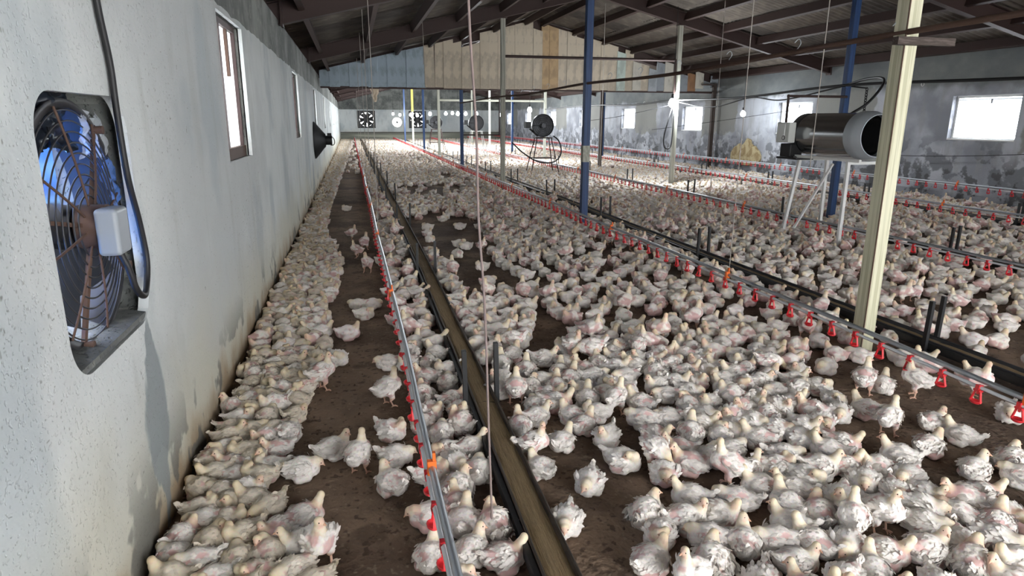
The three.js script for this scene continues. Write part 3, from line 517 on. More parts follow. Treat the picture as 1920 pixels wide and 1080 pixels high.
// ---------------------------------------------------------------- bulbs on their cords
const bulbMat = std({ color: lin(0.9, 0.9, 0.9), emissive: new THREE.Color(0.85, 0.95, 1.0), emissiveIntensity: 14 });
const bulbGeo = new THREE.LatheGeometry([[0.0005, -0.075], [0.03, -0.07], [0.055, -0.045], [0.062, -0.012], [0.052, 0.025], [0.032, 0.055], [0.024, 0.07], [0.0005, 0.071]].map((p) => new THREE.Vector2(...p)), 24);
function bulb(x, y, z, label, big = 1, power = 1) {
  const t = thing('hanging_bulb', label, 'light bulb', [x, y, z], 0, 'bare bulbs hanging along the house');
  const m = part('bulb', bulbGeo.clone().scale(big, big, big), bulbMat, t); m.castShadow = false;
  part('socket', new THREE.CylinderGeometry(0.02 * big, 0.026 * big, 0.08 * big, 14).translate(0, 0.10 * big, 0), M.black, t);
  part('cord', rod([0, 0.13 * big, 0], [0, rafterY(x) + 0.36 - y, 0], 0.006, 6), M.black, t);
  const l = new THREE.PointLight(new THREE.Color(0.9, 0.96, 1.0), BULB_CD * power, 0, 2); l.castShadow = true; l.shadow.radius = 3; t.add(l);
}
bulb(8.24, 2.2, -16.45, 'brightest bare bulb, hanging by the pale grey column', 1.6, 0.45);
bulb(11.95, 1.97, -19, 'bare bulb hanging alone before the stained right wall', 1.3, 0.1);
bulb(6.91, 2.14, -26, 'bare bulb shining just above the nearest round heater', 1.5);
[[3.16, 2.15, -52, 'farthest bare bulb, above the round white vent'], [3.53, 2.07, -50, 'far bare bulb, second beyond the farthest blue column'], [3.95, 2.05, -46, 'far bare bulb just right of the farthest blue column'], [4.16, 2.01, -43.5, 'far bare bulb before the dark box fan of the end wall'], [4.35, 2.06, -38, 'bare bulb right of the far blue column, above the small dark heater'], [5.51, 2.10, -40, 'left one of the paired far bulbs between two pale columns'], [6.19, 2.14, -42, 'right one of the paired far bulbs between two pale columns'], [5.6, 2.06, -36, 'far bare bulb left of the blue column with a black crossbar'], [6.36, 2.08, -38, 'far bare bulb just behind the blue column by the crossbar'], [6.05, 2.03, -33, 'bright bare bulb above the heater on a white stand'], [8.85, 2.04, -40, 'far bare bulb left of the pale column carrying the brown crossbar']].forEach(([x, y, z, l], i) => bulb(x, y, z, l, 1.5, z < -42 ? 0.42 : 0.58));

// ---------------------------------------------------------------- pipes, cables, cords
{
  const p = thing('overhead_pipe', 'long brown overhead pipe resting on the cream column crossbar', 'pipe');
  part('pipe', tube([[3.66, 2.335, -1.0], [3.66, 2.33, -4], [3.66, 2.27, -7.5], [3.66, 2.31, -10.3], [3.64, 2.27, -14], [3.62, 2.3, -16.65], [3.6, 2.28, -22.6]], 0.02, 80, 8), M.rust, p);
  for (let z = -3; z > -16; z -= 1.05) part('pipe_hook', tube([[3.66, 2.33, z], [3.69, 2.38, z], [3.66, 2.41, z + 0.01], [3.63, 2.38, z]], 0.004, 10, 5), M.galv, p);
  const c = thing('overhead_cable', 'black cable run sagging along the right columns before the wall', 'cable');
  part('main_cable', tube([[8.4, 2.28, -4], [8.355, 2.29, -7], [8.355, 2.35, -10.25], [8.355, 2.24, -13.5], [8.355, 2.26, -16.65], [8.36, 2.2, -19.5], [8.4, 2.26, -22.75], [8.4, 2.2, -28.95]], 0.022, 90, 8), M.black, c);
  part('slack_cable', tube([[8.34, 2.33, -10.3], [8.34, 2.15, -12], [8.36, 2.23, -13], [8.34, 2.06, -14.6], [8.36, 2.24, -16.6]], 0.014, 60, 6), M.black, c);
  part('heater_lead', tube([[8.38, 2.36, -10.2], [8.3, 2.42, -9.7], [8.1, 2.40, -9.1], [7.75, 2.25, -8.7], [7.4, 2.0, -8.55], [7.1, 1.85, -8.5]], 0.02, 40, 8), M.black, c, 'lead arching over to the heater');
  for (const z of [-8.6, -12, -14.5, -18.5]) part('cable_tie', new THREE.TorusGeometry(0.026, 0.004, 6, 12).translate(8.38, 2.29 - (z < -11 ? 0.04 : 0), z), M.white, c);
  const b = thing('cross_pipe', 'brown horizontal pipe spanning the two pale grey columns', 'pipe'); part('pipe', rod([3.78, 3.26, -16.62], [8.36, 3.27, -16.62], 0.035), M.steel, b); part('drop_pipe', rod([8.34, 3.27, -16.6], [8.34, 2.4, -16.55], 0.025), M.steel, b);
  const g2 = thing('cross_pipe', 'distant pale pipe spanning below the panel partition', 'pipe'); part('pipe', rod([3.7, 2.55, -29.1], [8.4, 2.55, -29.1], 0.05), M.paleGrey, g2);
  solo('cable_loop', tube([[8.30, 2.1, -16.55], [8.18, 1.75, -16.5], [8.08, 1.25, -16.5], [8.14, 1.03, -16.5], [8.28, 1.05, -16.5], [8.33, 1.3, -16.52], [8.34, 2.0, -16.55]], 0.018, 50, 8), M.black, 'black cable loop hanging beside the pale grey column below the brightest bulb', 'cable');
  solo('slack_wire', tube([[12.98, 1.42, -7.6], [12.9, 1.28, -9], [12.8, 1.12, -10.6], [12.6, 1.0, -12.4], [12.3, 0.95, -14.4]], 0.008, 30, 6), M.black, 'thin black wire sagging below the white-framed window on the right wall', 'wire');
  solo('slack_wire', tube([[13.06, 2.12, -17.4], [11.2, 1.75, -19], [9.6, 1.45, -20.5]], 0.007, 20, 5), M.darkGrey, 'thin wire slanting across the stained right wall by the lone bulb', 'wire');
  solo('slack_wire', tube([[8.3, 2.15, -16.6], [7.2, 1.85, -17.5], [6.6, 1.72, -18.6]], 0.007, 20, 5), M.darkGrey, 'thin wire slanting down leftwards from the brightest bulb', 'wire');
  // suspension cords
  solo('winch_rope', tube([[0.41, 3.45, -2.42], [0.42, 2.15, -2.42], [0.44, 1.7, -2.4], [0.445, 1.4, -2.4], [0.465, 1.08, -2.4], [0.48, 0.54, -2.4], [0.495, 0.02, -2.4]], 0.0048, 60, 7), M.rope, 'frayed pinkish rope hanging from roof to floor in the foreground', 'rope');
  const cord = (x, y, z, r, l) => solo('suspension_cord', tube([[x, rafterY(x) + 0.15, z], [x + 0.01, (rafterY(x) + y) / 2, z], [x, y, z]], r, 16, 5), M.cord, l, 'cord', 'cords holding up the drinker lines');
  cord(3.49, 0.33, -5.55, 0.004, 'pale cord holding the drinker line just beyond the cream column'); cord(5.37, 1.2, -7, 0.006, 'pale frayed cord hanging in front of the jet heater');
  for (const [z, n] of [[-8.55, 'first'], [-11.55, 'second'], [-14.55, 'third'], [-20.55, 'fourth'], [-26.55, 'fifth']]) cord(0.27, 0.32, z, 0.005, `pale cord holding up the left drinker line, ${n} from the front`);
  for (const [z, n] of [[-11.55, 'first'], [-17.55, 'second'], [-23.55, 'third']]) cord(6.7, 0.33, z, 0.006, `pale cord holding the drinker line under the jet heater, ${n} from the front`);
  cord(1.6, 2.9, -15, 0.006, 'short pale cord hanging below the left roof slope');
  // torn sacking caught in the far roof
  const rg = new THREE.PlaneGeometry(0.42, 0.62, 12, 14), p2 = rg.attributes.position; for (let i = 0; i < p2.count; i++) { const y = p2.getY(i) / 0.62 + 0.5; p2.setX(i, p2.getX(i) * (0.25 + 0.75 * y) + 0.05 * perlin.noise(y * 4, 1, 2)); p2.setZ(i, 0.07 * perlin.noise(p2.getX(i) * 9, y * 5, 4)); } rg.computeVertexNormals();
  const rag = thing('torn_sacking', 'torn beige rag hanging beyond the bluish panels', 'rag', [1.08, 2.78, -30]);
  part('rag', rg, std({ color: lin(0.55, 0.45, 0.34), roughness: 1, side: THREE.DoubleSide }), rag); part('cord', rod([0.02, 0.25, 0.0], [0, rafterY(1.08) + 0.36 - 2.78, 0], 0.006, 6), M.cord, rag);
}

// ---------------------------------------------------------------- young chickens
const plumage = std({ vertexColors: true, roughness: 0.88, side: THREE.DoubleSide });
const beakMat = std({ color: lin(0.62, 0.36, 0.24), roughness: 0.5 }), eyeMat = std({ color: lin(0.008, 0.006, 0.006), roughness: 0.15 });
const smin = (a, b, k) => { const h = Math.max(k - Math.abs(a - b), 0) / k; return Math.min(a, b) - h * h * k * 0.25; };
function capsule(s, x, y, z) {
  const bx = s[3] - s[0], by = s[4] - s[1], bz = s[5] - s[2], px = x - s[0], py = y - s[1], pz = z - s[2];
  const t = Math.min(1, Math.max(0, (px * bx + py * by + pz * bz) / (bx * bx + by * by + bz * bz + 1e-12)));
  return Math.hypot(px - t * bx, py - t * by, pz - t * bz) - (s[6] + (s[7] - s[6]) * t);
}
function pose(kind, yaw, flip) {
  const st = kind === 's' || kind === 'p', fl = kind === 'f' ? 1.1 : 1;
  const main = [[-0.072, 0.066, 0, -0.005, 0.070 * fl, 0, 0.050 * fl, 0.062 * fl], [-0.005, 0.070 * fl, 0, 0.056, 0.068, 0, 0.062 * fl, 0.054 * fl], [0.052, 0.062, 0, 0.080, 0.054, 0, 0.048, 0.036], [-0.095, 0.082, 0, -0.138, 0.110, 0, 0.029, 0.010]];
  const wings = [];
  for (const s of [-1, 1]) {
    if (!st) main.push([-0.03, 0.030, s * 0.050, 0.035, 0.030, s * 0.050, 0.030, 0.026]);
    const d = kind === 'f' ? 0.010 : 0;
    wings.push([0.040, 0.088 - d, s * (0.046 + d), -0.025, 0.080 - 2 * d, s * (0.057 + 1.3 * d), 0.025, 0.028], [-0.025, 0.080 - 2 * d, s * (0.057 + 1.3 * d), -0.098, 0.084 - d, s * (0.036 + 1.5 * d), 0.027, 0.011]);
  }
  let hc = [0.108, 0.156, 0], hd = [1, -0.14, 0], neck = [[0.056, 0.086, 0, 0.090, 0.124, 0, 0.038, 0.025]];
  if (kind === 'r') { hc = [0.096, 0.150, 0]; neck = [[0.054, 0.088, 0, 0.084, 0.120, 0, 0.039, 0.027]]; }
  if (kind === 'l') { hc = [0.118, 0.098, 0.008]; hd = [0.86, -0.5, 0.1]; neck = [[0.055, 0.082, 0, 0.092, 0.100, 0.003, 0.041, 0.028]]; }
  if (kind === 't') { hc = [0.052, 0.130, 0.046]; hd = [-0.78, -0.34, 0.36]; neck = [[0.058, 0.084, 0, 0.084, 0.112, 0.018, 0.040, 0.028]]; }
  if (kind === 'f') { hc = [0.092, 0.148, 0.006]; neck = [[0.052, 0.092, 0, 0.080, 0.122, 0, 0.042, 0.028]]; }
  if (kind === 's') { hc = [0.094, 0.168, 0]; neck = [[0.050, 0.086, 0, 0.078, 0.130, 0, 0.038, 0.023]]; }
  if (kind === 'p') { hc = [0.158, 0.026, 0]; hd = [0.55, -0.85, 0]; neck = [[0.052, 0.076, 0, 0.112, 0.070, 0, 0.040, 0.024]]; }
  const n = neck[0]; neck.push([n[3], n[4], n[5], ...hc, n[7], 0.0175]);
  const c = Math.cos(yaw), s = Math.sin(yaw); hd = [hd[0] * c - hd[2] * s, hd[1], hd[0] * s + hd[2] * c];
  let legs = [];
  if (st) {
    const a = kind === 'p' ? -0.05 : 0.26, ca = Math.cos(a), sa = Math.sin(a), up = (x, y) => [x * ca - (y - 0.06) * sa, x * sa + (y - 0.06) * ca + 0.145];
    const tr = (q) => { for (const o of [0, 3]) { const [x, y] = up(q[o], q[o + 1]); q[o] = x; q[o + 1] = y; } };
    [...main, ...wings, ...neck].forEach(tr); { const [x, y] = up(hc[0], hc[1]); hc = [x, y, hc[2]]; }
    for (const z of [-1, 1]) { main.push([-0.012, 0.118, z * 0.040, 0.006, 0.078, z * 0.044, 0.034, 0.016]); main.push([0.006, 0.078, z * 0.044, -0.012, 0.052, z * 0.045, 0.013, 0.0085]); legs.push([[-0.012, 0.054, z * 0.045], [0.004 + z * 0.008, 0.007, z * 0.046]]); }
  }
  if (flip) { for (const q of [...main, ...wings, ...neck]) { q[2] *= -1; q[5] *= -1; } hc[2] *= -1; hd[2] *= -1; }
  const L = Math.hypot(...hd); hd = hd.map((x) => x / L);
  const head = [[...hc, hc[0] + 0.002, hc[1], hc[2], 0.0205, 0.0205], [hc[0] + hd[0] * 0.008, hc[1] + hd[1] * 0.008 - 0.003, hc[2] + hd[2] * 0.008, hc[0] + hd[0] * 0.020, hc[1] + hd[1] * 0.020 - 0.003, hc[2] + hd[2] * 0.020, 0.0155, 0.0095]];
  const sdf = (x, y, z) => {
    let d = 1; for (const q of main) d = smin(d, capsule(q, x, y, z), 0.022);
    for (const q of wings) d = smin(d, capsule(q, x, y, z), 0.007);
    for (const q of neck) d = smin(d, capsule(q, x, y, z), 0.016);
    for (const q of head) d = smin(d, capsule(q, x, y, z), 0.008);
    return d;
  };
  const headish = (x, y, z) => { let d = 1; for (const q of [...neck, ...head]) d = Math.min(d, capsule(q, x, y, z)); return d; };
  return { sdf, headish, wings, hc, hd, legs, st, kind };
}
function mesh(field, cx, cy, cz, half, res) {
  const mc = new MarchingCubes(res, undefined, false, false, 60000); mc.isolation = 0;
  for (let k = 0, i = 0; k < res; k++) for (let j = 0; j < res; j++) for (let h = 0; h < res; h++, i++) mc.field[k * res * res + j * res + h] = -field(cx + half * (h - res / 2) / (res / 2), cy + half * (j - res / 2) / (res / 2), cz + half * (k - res / 2) / (res / 2));
  mc.update();
  const g = new THREE.BufferGeometry(), p = mc.positionArray.slice(0, mc.count * 3); for (let i = 0; i < p.length; i += 3) { p[i] = cx + half * p[i]; p[i + 1] = cy + half * p[i + 1]; p[i + 2] = cz + half * p[i + 2]; }
  g.setAttribute('position', new THREE.BufferAttribute(p, 3)); const m = mergeVertices(g, 1e-5); m.computeVertexNormals(); return m;
}
function makeBird(kind, yaw, flip, pink, dirty, seed, res, feathers) {
  const P = pose(kind, yaw, flip), q = rngOf(seed * 7 + 3), S = seed * 3.7, cy = P.st ? 0.145 : 0.095;
  const parts = [];
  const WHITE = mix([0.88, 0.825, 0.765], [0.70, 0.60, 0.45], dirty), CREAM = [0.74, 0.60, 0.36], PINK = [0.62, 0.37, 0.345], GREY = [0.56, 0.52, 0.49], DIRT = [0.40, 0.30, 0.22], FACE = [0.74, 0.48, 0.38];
  const pinkAt = (x, y, z) => {
    const n = perlin.noise(x * 14 + S, y * 14, z * 14 + S) + 0.5 * perlin.noise(x * 34, y * 34 + S, z * 34);
    const base = P.st ? 0.145 : 0.06, low = sm(0.02, -0.035, y - base - 0.02), rear = sm(-0.02, -0.09, x), front = sm(0.03, 0.08, x);
    return sm(0.18, 0.42, n * 0.7 + pink * (0.30 + 0.35 * Math.max(low, rear * 0.8, front * 0.7)) - 0.16);
  };
  const tint = (x, y, z, hd) => {
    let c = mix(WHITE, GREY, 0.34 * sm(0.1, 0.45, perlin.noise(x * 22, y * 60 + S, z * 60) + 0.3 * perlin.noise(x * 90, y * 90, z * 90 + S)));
    c = mix(c, PINK, 0.85 * pinkAt(x, y, z));
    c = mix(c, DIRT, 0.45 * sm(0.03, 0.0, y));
    const hm = sm(0.012, -0.004, hd) * sm(-0.01, 0.035, (x - 0.02) * 0.6 + (y - cy)) ; c = mix(c, CREAM, hm);
    const f = (x - P.hc[0]) * P.hd[0] + (y - P.hc[1]) * P.hd[1] + (z - P.hc[2]) * P.hd[2], near = Math.hypot(x - P.hc[0], y - P.hc[1], z - P.hc[2]);
    if (near < 0.035) c = mix(c, FACE, 0.75 * sm(0.004, 0.017, f));
    if (P.st && y < 0.088) c = mix(c, [0.72, 0.46, 0.34], sm(0.088, 0.066, y));
    return c;
  };
  const paint = (g, rough) => {
    const p = g.attributes.position, n = g.attributes.normal, col = new Float32Array(p.count * 3);
    for (let i = 0; i < p.count; i++) {
      let x = p.getX(i), y = p.getY(i), z = p.getZ(i); const hd = P.headish(x, y, z), body = sm(0.0, 0.02, hd);
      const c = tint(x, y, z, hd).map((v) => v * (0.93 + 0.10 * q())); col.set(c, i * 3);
      if (rough) {
        const a = body * (0.0035 * perlin.noise(x * 40, y * 90 + S, z * 90) + 0.0035 * Math.abs(perlin.noise(x * 26 + S, y * 50, z * 50))) + 0.0008 * perlin.noise(x * 200, y * 200, z * 200);
        x += n.getX(i) * a; y += n.getY(i) * a; z += n.getZ(i) * a; p.setXYZ(i, x, Math.max(y, 0.002), z);
      }
    }
    g.setAttribute('color', new THREE.BufferAttribute(col, 3)); g.computeVertexNormals(); return g;
  };
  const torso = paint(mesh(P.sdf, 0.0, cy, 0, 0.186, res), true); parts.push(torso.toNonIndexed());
  if (feathers) {
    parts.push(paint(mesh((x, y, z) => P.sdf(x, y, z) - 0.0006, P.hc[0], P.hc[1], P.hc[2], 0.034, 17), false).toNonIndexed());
    // loose overlapping feathers, laid towards the tail
    const p = torso.attributes.position, n = torso.attributes.normal, taken = [], pos = [], colr = [];
    const N = V(), T = V(), B = V(), C = V();
    for (let tries = 0; tries < 2600 && taken.length < feathers; tries++) {
      const i = Math.floor(q() * p.count), x = p.getX(i), y = p.getY(i), z = p.getZ(i);
      if (y < cy - 0.062 || P.headish(x, y, z) < 0.008) continue;
      let w = 1; for (const s of P.wings) w = Math.min(w, capsule(s, x, y, z));
      const wing = w < 0.006, tail = x < -0.105;
      if (!wing && !tail && (pinkAt(x, y, z) > 0.45 || q() < 0.35)) continue;
      const gap = wing ? 0.011 : tail ? 0.009 : 0.015; if (taken.some((t) => Math.hypot(t[0] - x, t[1] - y, t[2] - z) < gap)) continue;
      taken.push([x, y, z]);
      N.set(n.getX(i), n.getY(i), n.getZ(i)).normalize(); T.set(-1, tail ? 0.55 : wing ? 0.05 - 0.25 * q() : -0.35 * q(), (q() - 0.5) * 0.5); T.addScaledVector(N, -T.dot(N)).normalize(); B.crossVectors(N, T);
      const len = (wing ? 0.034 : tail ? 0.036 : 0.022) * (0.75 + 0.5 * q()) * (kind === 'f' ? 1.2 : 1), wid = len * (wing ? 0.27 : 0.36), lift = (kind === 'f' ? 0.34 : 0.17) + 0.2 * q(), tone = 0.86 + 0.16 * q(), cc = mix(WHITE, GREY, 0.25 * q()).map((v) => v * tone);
      const at = (t, s) => C.set(x, y, z).addScaledVector(N, 0.0005).addScaledVector(T, len * t).addScaledVector(B, s * wid * [0.35, 0.95, 0.85, 0.08][Math.round(t * 3)]).addScaledVector(N, len * (lift * t - 0.16 * t * t) - 0.10 * wid * s * s).toArray();
      for (let k = 0; k < 3; k++) for (const [a, b] of [[-1, 0], [0, 1]]) {
        const A = at(k / 3, a), D = at(k / 3, b), E = at((k + 1) / 3, a), F = at((k + 1) / 3, b);
        pos.push(...A, ...D, ...F, ...A, ...F, ...E); for (let m = 0; m < 6; m++) colr.push(...cc.map((v) => v * (a ? 0.97 : 1)));
      }
    }
    const g = new THREE.BufferGeometry(); g.setAttribute('position', new THREE.Float32BufferAttribute(pos, 3)); g.setAttribute('color', new THREE.Float32BufferAttribute(colr, 3)); g.computeVertexNormals(); parts.push(g);
  }
  const skin = (g, c) => { const m = g.index ? g.toNonIndexed() : g; m.deleteAttribute('uv'); m.setAttribute('color', new THREE.Float32BufferAttribute(new Float32Array(m.attributes.position.count * 3).map((_, i) => c[i % 3]), 3)); parts.push(m); };
  for (const [a, b] of P.legs) {
    skin(rod(a, b, 0.0058, feathers ? 7 : 4, 0.0066), [0.70, 0.44, 0.32]);
    for (const t of feathers ? [-0.55, 0, 0.55, 3.1] : [0]) { const L = t > 3 ? 0.016 : 0.034; skin(tube([[b[0], b[1] + 0.001, b[2]], [b[0] + 0.5 * L * Math.cos(t), 0.009, b[2] + 0.5 * L * Math.sin(t)], [b[0] + L * Math.cos(t), 0.003, b[2] + L * Math.sin(t)]], 0.0040, 4, 5), [0.70, 0.44, 0.32]); }
  }
  const geo = mergeGeometries(parts);
  const H = V(...P.hc), D = V(...P.hd), U = V(0, 1, 0).addScaledVector(D, -D.y).normalize(), W = V().crossVectors(D, U);
  const frame = new THREE.Matrix4().makeBasis(D, U, W).setPosition(H);
  const beak = new THREE.SphereGeometry(1, 10, 8), bp = beak.attributes.position;
  for (let i = 0; i < bp.count; i++) { const x = bp.getX(i), t = (x + 1) / 2, r = 0.0088 * Math.sqrt(Math.max(0, 1 - t)) * (1 - 0.25 * t); const yy = bp.getY(i), zz = bp.getZ(i), l = Math.hypot(yy, zz) || 1; bp.setXYZ(i, 0.022 + 0.022 * t, -0.003 + r * yy / l - 0.004 * t * t, r * 0.85 * zz / l); }
  beak.computeVertexNormals(); beak.applyMatrix4(frame);
  const eyes = [-1, 1].map((s) => new THREE.SphereGeometry(0.0043, 8, 6).translate(0.0135, 0.004, s * 0.0150).applyMatrix4(frame));
  return { geo, beak, eyes, kind, pink };
}
const KINDS = [['u', 0, 0, 0.1, 0], ['u', 0.6, 0, 0.5, 0], ['u', -0.9, 0, 1.0, 0], ['r', 1.25, 0, 0.15, 0], ['r', -1.4, 0, 0.95, 0], ['r', 2.1, 0, 0.4, 0], ['l', 0.3, 0, 0.2, 0], ['l', -0.5, 0, 0.8, 0], ['l', 0, 1, 0.4, 0], ['t', 0, 0, 0.25, 0], ['t', 0, 1, 0.7, 0], ['f', 0.8, 0, 0.5, 0], ['f', -0.7, 0, 1.1, 0], ['s', 0, 0, 0.3, 0], ['s', 0.9, 0, 0.9, 0], ['s', -0.7, 0, 0.5, 0], ['p', 0.2, 0, 0.6, 0], ['l', 0.4, 0, 0.3, 0.75], ['l', -0.3, 1, 0.5, 0.55], ['t', 0, 0, 0.3, 0.8], ['t', 0, 1, 0.4, 0.6], ['r', 1.3, 0, 0.3, 0.7], ['u', 0.5, 0, 0.3, 0.65]];
const fine = KINDS.map((k, i) => makeBird(...k, i + 1, 40, 150));
const medium = [0, 4, 6, 9, 12, 14, 17, 19].map((i) => makeBird(...KINDS[i], i + 31, 30, 0));
const coarse = [1, 7, 9, 3].map((i) => makeBird(...KINDS[i], i + 61, 17, 0));
console.log('bird triangles', fine.map((f) => f.geo.attributes.position.count / 3).join(' '), 'medium', medium[0].geo.attributes.position.count / 3, 'coarse', coarse[0].geo.attributes.position.count / 3);

// where single birds sit or stand: x z heading(degrees, 0 = towards +x) pose
const SEEN = `
  1.28 -3.10 -132 u;1.03 -2.68 -119 l;1.27 -2.84 -44 t;0.81 -2.40 -117 l;1.19 -2.37 43 f;1.07 -2.07 27 r;1.45 -2.46 150 u;1.59 -2.73 150 u;1.71 -2.57 151 s;1.86 -2.44 143 u;1.34 -2.29 -5 r;1.50 -2.30 -33 r
  1.37 -2.16 153 l;1.30 -2.01 62 f;1.49 -2.09 64 r;1.77 -2.15 136 u;1.63 -2.05 162 l;2.52 -2.75 -43 u;2.71 -2.57 133 u;2.94 -2.61 12 r;2.97 -2.36 18 r;2.79 -2.16 -22 u;3.23 -2.38 41 f;3.13 -2.25 126 l
  2.26 -2.52 -17 u;2.33 -2.46 -3 u;2.50 -2.49 155 f;2.36 -2.41 -136 l;2.57 -2.37 -157 l;2.42 -2.28 -117 l;2.61 -2.18 145 f;2.16 -2.08 -81 s;2.00 -2.07 56 s;1.94 -2.20 69 f;1.90 -2.42 142 u;1.77 -2.04 109 u
  1.63 -1.95 -10 r;2.02 -1.90 -32 u;2.19 -1.87 1 r;2.38 -1.87 -112 l;2.30 -1.77 38 f;2.43 -2.16 -48 l;2.54 -2.21 -79 u;2.35 -2.05 -49 l;2.54 -2.05 119 l;2.60 -1.95 32 u;2.54 -1.86 -64 l;2.48 -1.75 175 r
  2.76 -2.01 -94 l;3.45 -4.69 144 t;3.57 -4.47 -129 s;3.53 -4.26 80 l;3.46 -3.98 119 r;3.61 -3.91 137 l;3.88 -3.78 -46 u;4.41 -4.23 114 s;4.18 -4.23 -105 l;4.76 -4.01 130 u;4.93 -3.94 9 r;4.00 -3.73 -37 u
  4.12 -3.40 115 u;3.19 -3.38 37 s;3.34 -3.38 40 u;3.50 -3.28 133 s;2.95 -3.08 106 u;2.91 -2.86 24 s;3.21 -2.85 7 r;3.23 -2.68 110 u;3.20 -3.76 -150 l;2.58 -3.28 -8 u;1.29 -4.36 -16 u;1.21 -3.86 74 u
  1.09 -3.89 64 f;1.35 -3.95 51 u;1.15 -3.59 -18 u;1.35 -3.60 69 u;1.49 -3.47 37 s;1.65 -3.47 125 u;1.87 -4.06 155 u;1.87 -3.57 172 l;2.04 -3.58 -40 l;0.83 -3.00 -16 s;1.03 -3.11 42 u;1.21 -3.27 40 u
  1.57 -3.26 154 l;1.56 -3.06 -57 u;1.61 -2.89 156 u;1.76 -3.04 60 u;1.72 -3.24 172 l;0.56 -4.88 13 u;0.17 -4.54 178 l;0.14 -3.91 28 s;0.41 -4.22 154 u;0.35 -3.90 95 f;0.54 -4.07 82 l;0.53 -3.79 12 u
  0.75 -3.86 9 u;0.92 -3.76 76 s;1.10 -4.16 75 u;1.15 -3.93 -16 l;0.83 -3.34 86 u;0.98 -3.45 14 u;0.78 -2.88 115 r;0.51 -3.42 122 f;0.42 -3.37 83 l;0.52 -3.15 21 u;0.42 -3.15 -168 t;0.46 -2.98 -69 l
  0.13 -3.45 -42 t;0.14 -3.16 -13 l;0.10 -2.89 118 r;-0.05 -3.11 61 s;0.40 -2.75 52 f;0.44 -2.51 70 u;0.39 -2.62 92 u;0.53 -2.47 98 f;0.25 -2.57 174 l;0.22 -2.30 74 u;0.40 -2.29 50 r;0.53 -2.23 2 u
  0.62 -2.93 78 l;-0.18 -4.70 -58 t;-0.27 -4.26 24 s;-0.11 -5.28 1 r;-0.32 -5.38 13 u;-0.02 -6.16 -180 l;0.11 -6.15 -21 l;0.03 -5.82 0 t;-0.18 -3.31 23 r;-0.33 -3.12 6 l;-0.21 -2.40 -80 s;-0.39 -2.62 -151 f
  -0.30 -2.69 26 u;-0.53 -2.46 102 l;-0.17 -13.24 -179 t;-0.07 -9.93 0 s;0.10 -9.14 59 s;-0.01 -8.62 160 s;0.10 -7.72 -111 s;0.30 -8.08 -22 u;0.47 -8.11 117 l;0.42 -9.09 87 l;0.33 -9.44 178 l;1.12 -10.59 174 t
  1.49 -11.50 -7 l;1.65 -10.58 171 l;1.40 -9.04 1 t;1.47 -8.87 -169 l;1.02 -7.87 143 t;0.94 -8.27 24 u;1.44 -7.54 -171 t;1.35 -6.77 19 l;0.51 -8.70 -93 l;0.52 -7.46 176 l;0.34 -7.00 87 t`.trim().split(/[;\n]+/).map((s) => s.trim().split(' ')).map(([x, z, a, k]) => ({ x: +x, z: +z, a: a * PI / 180, k }));
const seeded = rngOf(2024), Q = (a, b) => a + (b - a) * seeded();
const inside = (poly, x, z) => { let c = false; for (let i = 0, j = poly.length - 1; i < poly.length; j = i++) { const [xi, zi] = poly[i], [xj, zj] = poly[j]; if ((zi > z) !== (zj > z) && x < (xj - xi) * (z - zi) / (zj - zi) + xi) c = !c; } return c; };
const edge = (tab, z) => { for (let i = 1; i < tab.length; i++) if (z >= tab[i][0]) { const [z0, x0] = tab[i - 1], [z1, x1] = tab[i]; return x0 + (x1 - x0) * (z - z0) / (z1 - z0); } return tab[tab.length - 1][1]; };
const PILE = [[0, -0.15], [-2.2, -0.2], [-2.55, -0.3], [-2.92, -0.5], [-3.25, -0.44], [-3.7, -0.38], [-4.4, -0.34], [-5.1, -0.25], [-5.9, -0.34], [-6.75, -0.26], [-8.2, -0.22], [-10.8, -0.5], [-14, -0.52], [-21, -0.4], [-34, -0.2], [-60, 0.0]];
const FLOCK = [[1.52, -4.72], [1.91, -5.1], [3.3, -4.9], [3.36, -4.28], [2.95, -3.7], [2.86, -3.17], [2.62, -2.91], [2.34, -2.62], [2.53, -2.36], [2.59, -2.2], [3.1, -1.94], [2.9, -1.4], [1.9, -1.2], [1.09, -1.9], [1.14, -2.24], [1.38, -2.35], [1.4, -2.72], [1.5, -2.99], [1.49, -3.19], [1.4, -3.28], [1.15, -3.41], [0.89, -3.33], [1.07, -4.13], [1.27, -4.18], [1.42, -4.26]];
const HALF = [[0.79, -6.19], [0.8, -5.02], [0.76, -4.0], [0.98, -4.25], [1.4, -5.1], [1.6, -6.0], [1.5, -6.4]];
const BARE = [[[0.86, -12.3], [1.95, -12.0], [1.9, -8.6], [0.86, -8.3]], [[1.05, -18.2], [2.2, -18.0], [2.0, -15.03], [0.95, -15.23]], [[0.98, -8.2], [1.5, -8.0], [1.5, -6.5], [0.95, -6.4]]];
